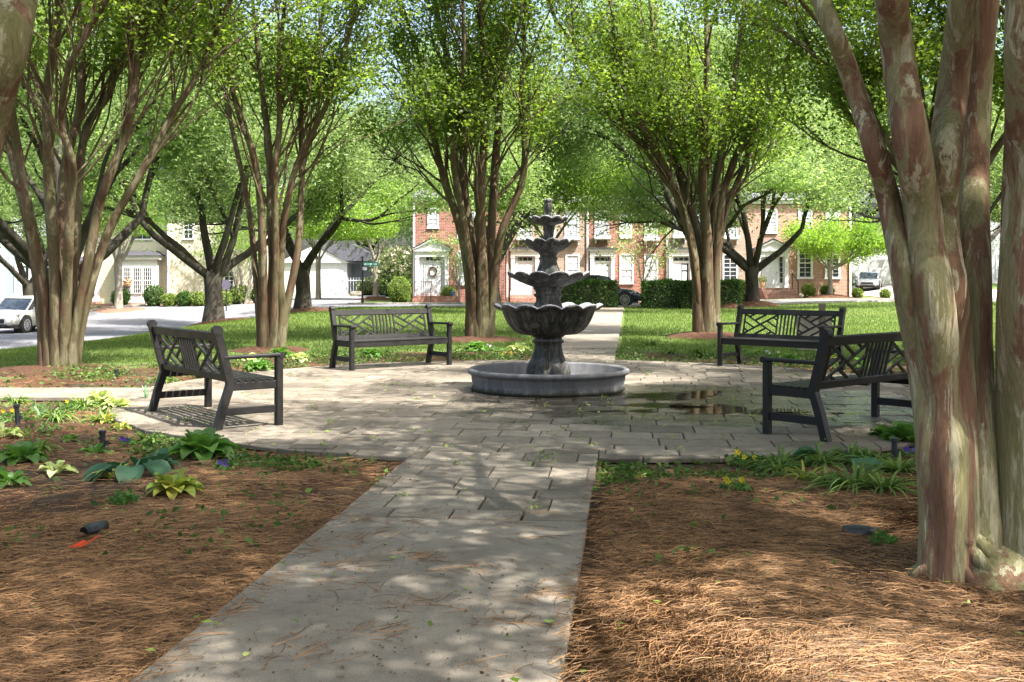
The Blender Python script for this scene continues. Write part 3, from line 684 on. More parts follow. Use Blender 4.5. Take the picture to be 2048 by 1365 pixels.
# flared surface roots of the right foreground tree
def roots():
    mb = MB(); r = random.Random(5)
    for (cx_, cy_) in ((-0.02, 0.0), (0.3, 0.0)):
        for k in range(13):
            a = 2 * pi * k / 13 + r.uniform(-.2, .2); L = r.uniform(0.06, 0.2); pts = []; rad = []; R0 = r.uniform(.03, .047)
            for i in range(10):
                f = i / 9; q = Vector((cx_ + cos(a) * (0.09 + L * f ** 1.4), cy_ + sin(a) * (0.07 + L * .8 * f ** 1.4), (0.13 if cx_ > .1 else .19) * (1 - f) ** 1.6 + .016 - 0.07 * f ** 3))
                q.x += 0.03 * sin(f * 6 + k); q.y += .02 * sin(f * 7 + k * 2); pts.append(q); rad.append(R0 * (1 - .45 * f) * (1 + .16 * sin(f * 11 + k * 1.7)))
            mb.tube(pts, rad, 14, ridge=0.15, ph=k)
    mb.lathe([(.3, -.05, .05, 0, 7), (.24, .04, .06, 0, 7), (.17, .12, .06, 0, 6), (.09, .17), (0.001, .18)], 36, (.16, .02, 0))
    mb.build('root_flare', M['crape_bark_near'], T5, True)
roots()
for t, rr in ((T1, 1.1), (T2, 0.8), (T3, 1.1), (T4, 1.2)):
    mound(t.location.x, t.location.y, rr, 0.06 if t != T4 else 0.1)

def street_tree(name, base, th, tr, label, seed, mat='oak_leaf', bark='oak_bark', n=50000, leaf=0.1, lean=0.75, limbs=6, L=3.0, depth=3, crad=0.55, spread=0.5, droop=0.25, group=None, wide=0.5, flat=0.3, up=0.15, ratio=0.42):
    r = random.Random(seed); root = empty(name, base, 0, label, 'tree', group)
    tb = MB(); bb = MB(); tips = []
    pts = [Vector((0, 0, -0.15)), Vector((0, 0, 0.12)), Vector((0.02, 0, th * 0.4)), Vector((-0.03, 0.02, th * 0.75)), Vector((0, 0, th))]
    tb.tube(pts, [tr * 1.75, tr * 1.25, tr * 0.97, tr * 0.95, tr * 1.1], 14, ridge=0.07, ph=seed)
    for k in range(limbs):
        a = 2 * pi * k / limbs + r.uniform(-.3, .3); e = lean * r.uniform(0.45, 1.15)
        d = Vector((cos(a) * sin(e), sin(a) * sin(e), cos(e)))
        grow(bb, Vector((cos(a) * tr * .4, sin(a) * tr * .4, th - 0.25)), d, tr * r.uniform(0.42, 0.6), L * r.uniform(.8, 1.15), depth, r, tips, up, spread, 2, ns=6)
    tb.build('trunk', M[bark], root, True); bb.build('branches', M[bark], root, True)
    crown(tips, n, leaf, leaf * ratio, crad, M[mat], root, seed, flat=flat, droop=droop)
    return root
def g3(x, y): return (x, y, gz(x, y))
ST = 'street trees along the road and lawn edge'
S1 = street_tree('street_tree', g3(-11.7, 42), 2.1, 0.36, 'dark trunked street tree with spreading limbs in front of the cream house', 31, n=95000, leaf=0.15, L=3.3, lean=0.88, up=0.06, group=ST, crad=0.6)
S2 = street_tree('street_tree', g3(-9.3, 47.6), 2.2, 0.34, 'street tree beside the road bend left of the street name sign', 32, n=95000, leaf=0.15, L=3.4, lean=0.82, up=0.06, group=ST, crad=0.6)
S4 = street_tree('street_tree', g3(11.9, 53), 2.0, 0.33, 'street tree forking low in front of the right end townhouse steps', 33, n=95000, leaf=0.16, L=3.4, lean=0.92, up=0.06, group=ST, crad=0.65)
copy_tree(S2, g3(-0.9, 50.5), 2.1, None, 'street tree whose trunk hides behind the crape myrtle left of the fountain', 1.05)
copy_tree(S1, g3(8.9, 49.5), 3.9, None, 'street tree whose trunk hides behind the crape myrtle right of the fountain', 1.25)
copy_tree(S4, g3(-7.9, 31.5), 1.0, None, 'street tree at the lawn edge hidden behind the leftmost crape myrtle').location = g3(-12.6, 29.8)
copy_tree(S2, g3(21, 50), 4.4, None, 'street tree behind the stems of the right foreground crape myrtle')
copy_tree(S1, g3(-25.5, 56.5), 0.7, None, 'street tree at the left edge in front of the blue grey house', 0.85)
S3 = street_tree('young_tree', g3(-9.2, 72), 2.9, 0.17, 'straight young street tree behind the green street name sign', 34, 'lime_leaf', 'pale_bark', 26000, 0.16, 0.65, 6, 2.2, 2, 0.6, 0.55, group='young street trees')
copy_tree(S3, g3(-13.4, 74), 2.0, None, 'young street tree in front of the white garage')
copy_tree(S3, g3(1.98, 58), 1.0, None, 'slim street tree whose trunk hides behind the fountain tiers', 1.22)
S5 = street_tree('young_tree', g3(-21.7, 59), 2.9, 0.2, 'grey barked young tree between the storm door and the bay window', 35, 'lime_leaf', 'pale_bark', 26000, 0.14, 0.6, 6, 2.1, 2, 0.5, 0.5, group='young street trees')
S6 = street_tree('young_tree', g3(19.0, 63.9), 2.0, 0.13, 'small lime green tree in front of the right end townhouse windows', 36, 'lime_leaf', 'pale_bark', 26000, 0.15, 0.95, 7, 1.5, 2, 0.42, 0.6, 0.1, group='young street trees')
S7 = street_tree('young_tree', g3(7.7, 63.0), 1.4, 0.07, 'small airy pale leaved tree in front of the red brick townhouse', 37, 'pale_leaf', 'pale_bark', 13000, 0.15, 0.5, 6, 1.45, 2, 0.36, 0.5, 0.3, group='pale young trees before the townhouses', ratio=0.5)
copy_tree(S7, g3(-3.1, 62.8), 1.3, None, 'small airy pale leaved tree right of the pedimented brick porch', 0.85)
copy_tree(S7, g3(-17.3, 62.5), 2.6, None, 'thin pale leaved tree against the sunny cream wall', 0.7)
# pale multi stem myrtle at the end of the cream house
def far_myrtle(x, y):
    r = random.Random(9); root = empty('crape_myrtle', g3(x, y), 0, 'pale multi stemmed crape myrtle at the end of the cream house', 'tree')
    mb = MB(); tips = []
    for k in range(6):
        a = k * 1.05; d = Vector((cos(a) * .28, sin(a) * .28, 1)).normalized(); grow(mb, Vector((cos(a) * .12, sin(a) * .12, -.1)), d, 0.075, 3.0, 2, r, tips, 0.2, 0.35, ns=6)
    mb.build('trunk', M['pale_bark'], root, True); crown(tips, 8000, 0.14, 0.08, 0.4, M['lime_leaf'], root, 4, zmin=2.4)
far_myrtle(-15.6, 62.2)
# trees behind the houses, far enough to read as separate crowns
BG = 'tall trees behind the houses'
B0 = street_tree('shade_tree', g3(-38, 92), 4.5, 0.4, 'tall leafy tree behind the blue grey house', 41, 'far_leaf', 'oak_bark', 46000, 0.34, 0.9, 7, 5.0, 3, 1.5, 0.6, 0.1, group=BG, up=0.1)
B1 = street_tree('shade_tree', g3(-27, 84), 4.0, 0.4, 'tall leafy tree behind the cream house', 42, 'far_leaf', 'oak_bark', 46000, 0.34, 1.0, 8, 4.6, 3, 1.6, 0.6, 0.1, group=BG, up=0.1)
for i, (x, y, lb) in enumerate([(-15, 112, 'rising over the white garage roof'), (-1.0, 94, 'behind the left end brick townhouse'), (6.5, 85, 'behind the tan brick townhouse'), (12, 87, 'behind the red brick townhouse'),
                      (21, 85, 'behind the tan townhouse with the open door'), (30, 98, 'behind the silver sedan'), (40, 90, 'far behind the stems on the right'), (50, 84, 'at the far right beyond the driveway'),
                      (-47, 84, 'at the far left behind the blue grey house'), (0.5, 116, 'between the garage and the brick row')]):
    copy_tree((B0, B1)[i % 2], g3(x, y), i * 1.3, None, 'tall leafy tree ' + lb, 1.0 + 0.08 * (i % 3))
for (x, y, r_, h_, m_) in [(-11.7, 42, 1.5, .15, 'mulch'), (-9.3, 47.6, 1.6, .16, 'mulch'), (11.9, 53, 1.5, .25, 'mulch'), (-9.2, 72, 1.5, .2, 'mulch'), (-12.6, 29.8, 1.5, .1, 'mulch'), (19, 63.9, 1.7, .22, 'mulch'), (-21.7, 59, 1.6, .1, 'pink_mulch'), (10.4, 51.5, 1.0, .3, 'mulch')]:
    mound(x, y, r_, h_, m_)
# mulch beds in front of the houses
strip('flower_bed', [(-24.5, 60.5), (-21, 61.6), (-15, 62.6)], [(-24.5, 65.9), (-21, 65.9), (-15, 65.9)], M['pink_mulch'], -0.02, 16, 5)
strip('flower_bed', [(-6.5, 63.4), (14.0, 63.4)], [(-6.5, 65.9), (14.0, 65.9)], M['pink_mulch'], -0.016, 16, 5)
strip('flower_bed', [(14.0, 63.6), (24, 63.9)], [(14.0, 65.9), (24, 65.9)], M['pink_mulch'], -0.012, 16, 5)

# ------------------------------------------------------------------ hedges and shrubs

def leafy(name, fn, n, leaf, mat, label, cat, loc, group=None, core=None, seed=1, ratio=0.6):
    root = empty(name, loc, 0, label, cat, group); r = np.random.default_rng(seed)
    quads_obj('foliage', leaf_quads(fn(r, n), leaf, leaf * ratio, 0.2, r), M[mat], root)
    mb = MB()  # both shapes below are a plain solid core, no stems modelled
    if core[0] == 'box':
        a, b, c = core[1]; mb.box(-a, -b, 0, a, b, c); mb.build('stems', M['hedge_core'], root)
    else:
        a, b, c = core[1]; mb.lathe([(0.01, 0), (a * .75, 0.02), (a, c * .4), (a * .8, c * .8), (0.01, c)], 14); o = mb.build('stems', M['hedge_core'], root, True)
    return root
M['hedge_core'] = plain('dark_core', (0.02, 0.025, 0.01), 0.9)  # solid dark filler behind the leaf shell of hedges and shrubs
def boxf(a, b, c, j=0.05):
    def f(r, n):
        u = r.uniform(-1, 1, (n, 3)); ax = r.choice(3, n, p=[.15, .45, .4]); s = r.choice([-1, 1], n); u[np.arange(n), ax] = s
        bump = 1 + 0.05 * np.sin(u[:, 0] * a * 5) * np.sin(u[:, 2] * 4 + 1)
        q = np.stack([u[:, 0] * a, u[:, 1] * b * bump, np.where(ax == 2, c, (u[:, 2] * .5 + .5) * c) * (1 + 0.03 * np.sin(u[:, 0] * a * 4))], 1)
        q += r.normal(size=(n, 3)) * j; q[:, 2] = np.abs(q[:, 2]); return q
    return f
def ballf(a, c, j=0.05, egg=0.0):
    def f(r, n):
        d = r.normal(size=(n, 3)); d /= np.linalg.norm(d, axis=1)[:, None]
        q = d * np.array([a, a, c / 2]); q[:, :2] *= (1 - egg * d[:, 2])[:, None]; q *= r.uniform(0.86, 1.03, n)[:, None] * (1 + 0.05 * np.sin(d[:, 0] * 7 + d[:, 2] * 5))[:, None]
        q[:, 2] += c / 2; q += r.normal(size=(n, 3)) * j; q[:, 2] = np.abs(q[:, 2]); return q
    return f
HG = 'clipped hedges in front of the parked blue car'
leafy('hedge', boxf(1.6, .45, 1.28), 9000, 0.09, 'hedge_leaf', 'dark green clipped hedge between the fountain and the blue car', 'hedge', g3(3.4, 51.6), HG, ('box', (1.5, .36, 1.2)), 3)
leafy('hedge', boxf(2.3, .45, 1.28), 12000, 0.09, 'hedge_leaf', 'long dark green clipped hedge in front of the blue car nose', 'hedge', g3(8.6, 51.4), HG, ('box', (2.2, .36, 1.2)), 4)
leafy('hedge', boxf(1.25, .45, 1.2), 8000, 0.09, 'light_hedge_leaf', 'sunlit light green hedge between the crape myrtle and the low forking street tree', 'hedge', g3(12.2, 57.4 + 3), None, ('box', (1.15, .36, 1.1)), 5)
leafy('topiary', ballf(.66, 1.55, .03, 0.12), 9000, 0.07, 'light_hedge_leaf', 'egg shaped clipped light green bush left of the brick porch', 'shrub', g3(-6.5, 61.7), None, ('ball', (.55, .55, 1.4)), 6)
SHR = [(-27.6, 62.5, .8, 1.0, 'light_hedge_leaf', 'yellow green hedge bush in front of the blue grey house'), (-22.6, 61.8, .5, 1.0, 'hedge_leaf', 'dark bush right of the storm door'),
       (-20.6, 61.5, .55, 1.2, 'hedge_leaf', 'tall dark bush at the left side of the bay window'), (-19.6, 61.2, .42, .7, 'light_hedge_leaf', 'low loose bush under the bay window'),
       (-18.7, 61.2, .45, .85, 'hedge_leaf', 'round bush under the right end of the bay window'), (-17.9, 61.2, .45, .8, 'light_hedge_leaf', 'round bush at the corner of the cream house'),
       (-16.5, 61.0, .5, .85, 'light_hedge_leaf', 'round bush against the sunny cream wall'), (-15.9, 62.4, .6, 1.1, 'light_hedge_leaf', 'yellowish bush behind the round bush at the sunny wall'),
       (-15.0, 63.4, .55, 1.1, 'hedge_leaf', 'green bush below the small window of the cream house'), (-14.2, 63.6, .5, 1.0, 'hedge_leaf', 'green bush at the foot of the pale multi stemmed myrtle'),
       (-3.8, 64.0, .42, .95, 'light_hedge_leaf', 'small yellow green shrub right of the brick porch steps'), (-1.3, 65.0, .35, .9, 'light_hedge_leaf', 'small shrub at the downspout between the brick townhouses'),
       (-12.3, 91, .95, 1.5, 'light_hedge_leaf', 'clipped light bush right of the garage'), (-10.7, 91, .9, 1.5, 'hedge_leaf', 'clipped darker bush behind the street sign post'),
       (-6.9, 79, .9, 1.6, 'hedge_leaf', 'dark bush between the young tree and the topiary'),
       (17.9, 64.6, .34, .85, 'light_hedge_leaf', 'left one of two upright shrubs before the right end townhouse'), (18.95 + .2, 65.0, .38, .8, 'light_hedge_leaf', 'right one of two upright shrubs before the right end townhouse'),
       (21.0, 65.0, .28, .55, 'light_hedge_leaf', 'small shrub at the white downspout on the right corner'), (22.4, 64.2, .26, .5, 'light_hedge_leaf', 'smallest shrub at the right end of the mulch bed'),
       (28.5, 97, 2.6, 1.8, 'light_hedge_leaf', 'yellow green hedge behind the silver sedan')]
for i, (x, y, a, c, mt, lb) in enumerate(SHR):
    leafy('shrub', ballf(a, c), 2200 if a < 1 else 6000, 0.1, mt, lb, 'shrub', g3(x, y), 'shrubs in front of the houses', ('ball', (a * .8, a * .8, c * .85)), 50 + i)
# flowering shrub near the garage
fs = leafy('flowering_shrub', ballf(2.0, 3.8, .25), 7000, 0.17, 'oak_leaf', 'tall flowering shrub with creamy blossoms right of the garage', 'shrub', g3(-8.8, 84), None, ('ball', (1.5, 1.5, 2.8)), 77)
q = ballf(2.1, 3.9, .15)(NR, 900); q = q[q[:, 2] > 1.8]
quads_obj('blossoms', leaf_quads(q, 0.3, 0.28, 0.2), M['bloom'], fs)

# ------------------------------------------------------------------ houses
def window(parent, x, z, w_, h_, y, cols=2, rows=4, glass='blind_glass', name='window', fw=0.09, sash=True, sill=False):
    f = MB(); y0 = y - 0.06
    f.box(x - w_/2 - fw, y0, z, x - w_/2, y + .03, z + h_); f.box(x + w_/2, y0, z, x + w_/2 + fw, y + .03, z + h_)
    f.box(x - w_/2 - fw, y0 - .004, z + h_, x + w_/2 + fw, y + .03, z + h_ + fw); f.box(x - w_/2 - fw - .03, y0 - .03, z - fw, x + w_/2 + fw + .03, y + .03, z)
    for i in range(1, cols): xx = x - w_/2 + w_ * i / cols; f.box(xx - .014, y0 + .025, z, xx + .014, y + .002, z + h_)
    for j in range(1, rows):
        zz = z + h_ * j / rows; t = .03 if (sash and j * 2 == rows) else .013
        f.box(x - w_/2, y0 + (.015 if t > .02 else .028), zz - t, x + w_/2, y + .003, zz + t)
    o = f.build(name, M['trim'], parent)
    g = MB(); g.box(x - w_/2 + .001, y - 0.012, z + .001, x + w_/2 - .001, y + .02, z + h_ - .001); g.build('pane', M[glass], o)
    return o
def doorway(parent, x, z, w_, h_, y, sidelights=False, transom=3, open_=False):
    f = MB(); f.box(x - w_/2 - .1, y - .05, z, x - w_/2, y + .02, z + h_); f.box(x + w_/2, y - .05, z, x + w_/2 + .1, y + .02, z + h_)
    f.box(x - w_/2 - .1, y - .054, z + h_, x + w_/2 + .1, y + .02, z + h_ + .1)
    f.build('door_frame', M['trim'], parent)
    d = MB(); d.box(x - w_/2, y - .03, z, x + w_/2, y + .01, z + h_)
    for i in range(2):
        for (za, zb) in ((.1, .35), (.4, .72), (.77, .93)):
            xa = x - w_/2 + .1 + i * w_ * .46; d.box(xa, y - .045, z + h_ * za, xa + w_ * .3, y - .028, z + h_ * zb)
    o = d.build('door', M['door_white'], parent)
    k = MB(); k.lathe([(0.001, 0), (.03, 0), (.035, .03), (.001, .05)], 10, (x + w_/2 - .08, y - .07, z + h_ * .45)); k.build('handle', M['iron'], o)
    if transom:
        t = MB(); tw = w_ / transom
        for i in range(transom): t.box(x - w_/2 + tw * i + .03, y - .062, z + h_ + .13, x - w_/2 + tw * (i + 1) - .03, y + .0, z + h_ + .32)
        t.build('transom', M['dark_glass'], parent)
    if open_:
        t = MB(); t.box(x + .02, y - .04, z + .02, x + w_/2 - .02, y - .025, z + h_ - .05); t.build('doorway', M['dark_glass'], parent)
def railing(parent, x0, x1, y, z, h, n=9, name='railing', zs=None):
    r = MB(); dz = (zs or 0)
    r.bar((x0, y, z + h), (x1, y, z + h + dz), .04, .03); r.bar((x0, y, z + .06), (x1, y, z + .06 + dz), .03, .02)
    for i in range(n + 1):
        f = i / n; x = x0 + (x1 - x0) * f; r.box(x - .009, y - .009, z + dz * f, x + .009, y + .009, z + h + dz * f)
    return r.build(name, M['iron'], parent)
def balcony(parent, x, z, w_, y):
    b = MB(); b.box(x - w_/2, y - .42, z - .22, x + w_/2, y - .001, z - .02); b.box(x - w_/2 + .06, y - .36, z - .28, x + w_/2 - .06, y - .002, z - .222)
    for s in (-1, 1): b.prism([(x + s * w_ * .38 - .05, z - .281), (x + s * w_ * .38 + .05, z - .281), (x + s * w_ * .38 + .03, z - .5), (x + s * w_ * .38 - .03, z - .5)], y - .2, y - .003)
    o = b.build('balcony', M['trim'], parent); railing(o, x - w_/2 + .03, x + w_/2 - .03, y - .38, z - .02, .75, 10)
def spout(parent, x, y, z0, z1):
    t = MB(); t.box(x - .055, y - .1, z0, x + .055, y - .015, z1); t.build('downspout', M['trim'], parent)
def steps(parent, x0, x1, yw, z0, n=3, rise=.17, tread=.32, mat='brick_step', land=1.1):
    s = MB()
    for k in range(n): s.box(x0 - .002 * k, yw - land - tread * (n - 1 - k), z0 - .4 + .001 * k, x1 + .002 * k, yw - .002, z0 + rise * (k + 1))
    s.build('steps', M[mat], parent); return z0 + rise * n
def entab(parent, x, w_, y, z0, z1, pediment=False, roofm='shingle'):
    t = MB(); pw = .22
    for s in (-1, 1):
        a = x + s * (w_/2 - pw/2); t.box(a - pw/2, y - .22, z0, a + pw/2, y - .002, z1 - .42); t.box(a - pw/2 - .04, y - .26, z0 - .001, a + pw/2 + .04, y - .003, z0 + .22); t.box(a - pw/2 - .03, y - .25, z1 - .52, a + pw/2 + .03, y - .004, z1 - .42)
    t.box(x - w_/2 - .02, y - .27, z1 - .419, x + w_/2 + .02, y - .005, z1 - .1); t.box(x - w_/2 - .12, y - .37, z1 - .099, x + w_/2 + .12, y - .006, z1)
    t.box(x - w_/2 + pw, y - .03, z0, x + w_/2 - pw, y - .007, z1 - .42)
    if pediment:
        h = .27 * w_; t.prism([(x - w_/2 - .1, z1 + .001), (x + w_/2 + .1, z1 + .001), (x, z1 + h)], y - .3, y - .008)
        for s in (-1, 1): t.bar((x + s * (w_/2 + .16), y - .36, z1 + .02), (x, y - .36, z1 + h + .06), .14, .09, (0, 0, 1))
    o = t.build('door_surround', M['trim'], parent)
    r = MB()
    if pediment:
        for s in (-1, 1): r.bar((x + s * (w_/2 + .24), y - .22, z1 + .06), (x, y - .22, z1 + h + .16), .5, .05, (0, 0, 1))
    else: r.box(x - w_/2 - .16, y - .42, z1 + .002, x + w_/2 + .16, y - .007, z1 + .1)
    r.build('porch_roof', M[roofm], parent)

YF = 66.0; K = F / YF
def fx(px): return (px - CX) / K
def fz(py): return HC - (py - HOR) / K
def townhouse(px0, px1, mat, label, zb, ztop, y=YF, depth=10):
    root = empty('townhouse', (0, 0, 0), 0, label, 'house', 'row of brick townhouses')
    x0, x1 = fx(px0), fx(px1)
    if y != YF: x0, x1 = x0 * y / YF, x1 * y / YF
    b = MB(); b.box(x0, y, zb - .5, x1, y + depth, ztop); b.build('wall', M[mat], root)
    c = MB(); c.box(x0 + .002, y - .12, ztop - .16, x1 - .002, y - .002, ztop + .06); c.box(x0 + .002, y - .3, ztop + .062, x1 - .002, y - .002, ztop + .16); c.build('cornice', M['trim'], root)
    r = MB(); xm0, xm1 = x0 + .001, x1 - .001
    r.add([(xm0, y - .32, ztop + .165), (xm1, y - .32, ztop + .165), (xm1, y + depth / 2, ztop + 0.9), (xm0, y + depth / 2, ztop + 0.9), (xm0, y + depth, ztop + .165), (xm1, y + depth, ztop + .165)],
          [(0, 1, 2, 3), (3, 2, 5, 4), (0, 3, 4), (1, 5, 2), (0, 4, 5, 1)])
    r.build('roof', M['shingle_pale'], root)
    return root, x0, x1
ZT = fz(409)
# unit with pedimented porch, left end
U1, a, b = townhouse(824, 1010, 'brick_red', 'dark red brick townhouse with white pedimented porch at the left end of the row', -.1, ZT + .25, YF - 1.6)
y = YF - 1.6; k1 = F / y
X = lambda px: (px - CX) / k1
Z = lambda py: HC - (py - HOR) / k1
spout(U1, X(828), y, -.1, ZT)
zt = steps(U1, X(829), X(918), y, -.15, 3)
entab(U1, X(864.5), (898 - 832) / k1, y, zt, Z(500), True)
doorway(U1, X(867), zt, .92, 2.0, y - .03, transom=4)
for px in (848, 887): window(U1, X(px), zt + .25, .16, 1.72, y - .02, 1, 4, 'blind_glass', 'sidelight', .05, False)
wr = MB(); 
for i in range(40): 
    t = i * .157 * 1.001; wr.tube([(X(866) + cos(t) * .2 + rnd.uniform(-.03, .03), y - .1, zt + 1.45 + sin(t) * .24), (X(866) + cos(t + .3) * .26, y - .13, zt + 1.45 + sin(t + .3) * .3)], [.035, .02], 5)
wr = wr.build('wreath', M['brown_litter']); tag(wr, 'dried wreath hanging on the white door of the pedimented porch', 'wreath')
window(U1, X(866), Z(455), .5, 1.1, y, 2, 4); window(U1, X(933), Z(568), .95, 1.9, y, 2, 4); window(U1, X(933), Z(475), .95, 1.5, y, 2, 4)
railing(U1, X(832), X(864), y - .95, zt, .85, 9); rr_ = MB(); rr_.bar((X(866), y - .9, zt + .9), (X(866), y - 1.8, zt + .45), .04, .04); rr_.bar((X(866), y - 1.8, zt + .45), (X(866), y - 1.8, -.1), .04, .04); rr_.build('handrail', M['iron'], U1)
pot = MB(); pot.lathe([(.12, 0), (.16, .12), (.15, .24), (.17, .26), (.13, .27), (.01, .2)], 16, (X(907), y - .8, zt + .002)); tag(pot.build('flower_pot', M['blue_glaze'], smooth=True), 'blue glazed pot on the top step of the pedimented porch', 'pot')
ys = MB(); ys.cyl((X(857), y - 1.75, 0), (X(857), y - 1.75, .6), .012, None, 6); oo = ys.build('yard_sign', M['iron']); tag(oo, 'small pale blue octagonal yard sign before the brick porch steps', 'sign')
y8 = MB(); y8.tube([(X(857), y - 1.78, .72), (X(857), y - 1.74, .72)], [.15, .15], 8); y8.build('sign_panel', M['blind_glass'], oo)

def mid_unit(px0, px1, mat, label, zb, door, wins, ups, open_=False, sp=None):
    U, a, b = townhouse(px0, px1, mat, label, zb, ZT)
    zt = fz(590) if zb < .1 else fz(586)
    if door:
        x0, x1 = fx(door[0]), fx(door[1]); n = 3
        steps(U, x0 - .05, x1 + .05, YF, zt - .51, 3)
        entab(U, (x0 + x1) / 2, x1 - x0, YF, zt, fz(499))
        doorway(U, (x0 + x1) / 2, zt, .92, 1.98, YF - .03, open_=open_)
    for (p0, p1, q0, q1, g) in wins: window(U, fx((p0 + p1) / 2), fz(q1), (p1 - p0 - 4) / K, (q1 - q0) / K, YF, 2, 4 if g != 'dark_glass' else 6, g)
    for (p0, p1, q0, q1, bal) in ups:
        window(U, fx((p0 + p1) / 2), fz(q1), (p1 - p0 - 4) / K, (q1 - q0) / K, YF, 2, 4)
        if bal: balcony(U, fx((p0 + p1) / 2), fz(q1) + .02, (p1 - p0 + 6) / K, YF)
    if sp: spout(U, fx(sp), YF, zb - .1, ZT)
    return U
U2 = mid_unit(1010.5, 1170, 'brick_tan', 'tan brick townhouse directly behind the fountain', 0, (1022, 1078), [(1132, 1158, 512, 566, 'blind_glass')], [(1036, 1063, 424, 474, 1), (1096, 1110, 426, 474, 0), (1130, 1157, 424, 474, 1)], sp=1015)
U3 = mid_unit(1170.5, 1330, 'brick_red', 'red brick townhouse behind the blue car', 0, (1180, 1229), [(1240, 1266, 511, 566, 'blind_glass'), (1289, 1315, 511, 566, 'blind_glass')], [(1190, 1217, 424, 472, 1), (1240, 1263, 426, 475, 0), (1289, 1315, 426, 475, 1)], sp=1175)
U4 = mid_unit(1330.5, 1493, 'brick_tan', 'tan brick townhouse with its front door standing open', .05, (1337, 1387), [(1446, 1474, 511, 560, 'dark_glass'), (1398, 1418, 511, 560, 'blind_glass')], [(1347, 1370, 423, 470, 1), (1394, 1412, 423, 470, 1), (1446, 1474, 424, 472, 1)], True, 1334)
U5, a, b = townhouse(1493.5, 1703, 'brick_pink', 'pinkish brick townhouse with pedimented porch at the right end of the row', .2, ZT + .2)
zt = steps(U5, fx(1515), fx(1580), YF, fz(596), 4, .155); entab(U5, fx(1544), 62 / K, YF, zt, fz(500), True); doorway(U5, fx(1540), zt, .95, 2.02, YF - .03, transom=0)
for px in (1519, 1562): window(U5, fx(px), zt + .3, .18, 1.6, YF - .02, 1, 5, 'dark_glass', 'sidelight', .05, False)
window(U5, fx(1610), fz(554), 22 / K, 55 / K, YF, 2, 6, 'dark_glass', 'window', .14); window(U5, fx(1665), fz(554), 22 / K, 44 / K, YF, 2, 6, 'dark_glass', 'window', .14)
for px in (1540, 1610, 1665): window(U5, fx(px), fz(465), 22 / K, 44 / K, YF, 2, 6)
spout(U5, fx(1700), YF, 0, ZT); hr = MB(); hr.bar((fx(1577), YF - .9, zt + .9), (fx(1580), YF - 1.9, zt + .35), .05, .05); hr.bar((fx(1580), YF - 1.9, zt + .35), (fx(1580), YF - 1.9, .15), .05, .05); hr.bar((fx(1577), YF - .9, zt + .9), (fx(1577), YF - .9, zt), .05, .05); hr.build('handrail', M['iron'], U5)
pl = MB(); pl.lathe([(.14, 0), (.18, .2), (.2, .35), (.01, .3)], 14, (fx(1519), YF - .8, zt + .003)); pot = pl.build('planter', M['terracotta'], smooth=True); tag(pot, 'terracotta planter of yellow leaves left of the right end white door', 'planter')
quads_obj('foliage', leaf_quads(ballf(.22, .4, .03)(NR, 250) + np.array([fx(1519), YF - .8, zt + .3]), .1, .06), M['hosta_yellow'], pot)
gl = MB(); gl.lathe([(.01, 0), (.14, .03), (.2, .16), (.2, .2), (.14, .33), (.01, .36)], 18, (fx(1587), YF - 1.6, .16)); tag(gl.build('garden_globe', M['stone'], smooth=True), 'pale round globe ornament beside the right end steps', 'ornament')

# cream house on the left
HCm = empty('cream_house', (0, 0, 0), 0, 'cream sided house with white bay window and dark porch roof', 'house'); yc = 66.0
zb = -.15
b = MB(); b.box(fx(150), yc, -.7, fx(345), yc + 9, fz(395)); b.build('wall', M['siding_cream'], HCm)
b = MB(); b.box(fx(345.5), yc - .9, -.7, fx(512), yc + 8, fz(400)); b.build('wall', M['siding_cream'], HCm)
for xa in (fx(345) - .02, fx(512) - .12): t = MB(); t.box(xa, yc - .95, -.3, xa + .15, yc - .902, fz(400)); t.build('corner_board', M['trim'], HCm)
t = MB(); t.box(fx(150), yc - .1, fz(400), fx(345) - .03, yc - .003, fz(395)); t.build('fascia', M['trim'], HCm)
r = MB(); r.prism([(fx(145), fz(396)), (fx(518), fz(396)), (fx(330), fz(330))], yc - 1.3, yc + 9.5); r.build('roof', M['shingle'], HCm)
bx0, bx1 = fx(243), fx(322)
bw = MB(); bw.box(bx0, yc - .75, -.1, bx1, yc - .001, fz(520)); bw.box(bx0 - .12, yc - .9, fz(520) + .001, bx1 + .2, yc - .001, fz(512)); o = bw.build('bay_window', M['trim'], HCm)
for i in range(3):
    g = MB(); cxx = fx(263.5 + i * 20.2); z0, z1 = fz(587), fz(536); g.box(cxx - .25, yc - .79, z0, cxx + .25, yc - .752, z1); pn = g.build('pane', M['dark_glass'], o)
    mu = MB()
    for k in range(5): xx = cxx - .25 + .5 * k / 4; mu.box(xx - .012 - (.02 if k in (0, 4) else 0), yc - .82, z0, xx + .012 + (.02 if k in (0, 4) else 0), yc - .788, z1)
    for k in range(7): zz = z0 + (z1 - z0) * k / 6; h_ = .03 if k in (0, 3, 6) else .011; mu.box(cxx - .27, yc - .818, zz - h_, cxx + .27, yc - .787, zz + h_)
    mu.build('muntins', M['trim'], o)
def hiproof(parent, x0, x1, yb, yf, z0, z1, ins=.5):
    r = MB(); r.add([(x0, yf, z0), (x1, yf, z0), (x1 - ins, yb, z1), (x0 + ins, yb, z1), (x0, yb, z0), (x1, yb, z0)], [(0, 1, 2, 3), (0, 3, 4), (1, 5, 2), (0, 4, 5, 1)]); r.build('porch_roof', M['shingle'], parent)
hiproof(HCm, bx0 - .25, bx1 + .3, yc - .002, yc - 1.0, fz(512) + .002, fz(502)); hiproof(HCm, fx(158), fx(205), yc - .002, yc - 1.2, fz(523), fz(512), .35)
zt = fz(603); steps(HCm, fx(160), fx(205), yc, zt - .34, 2)
f = MB(); f.box(fx(162), yc - .06, zt, fx(200), yc - .004, fz(526)); df = f.build('door_frame', M['trim'], HCm)
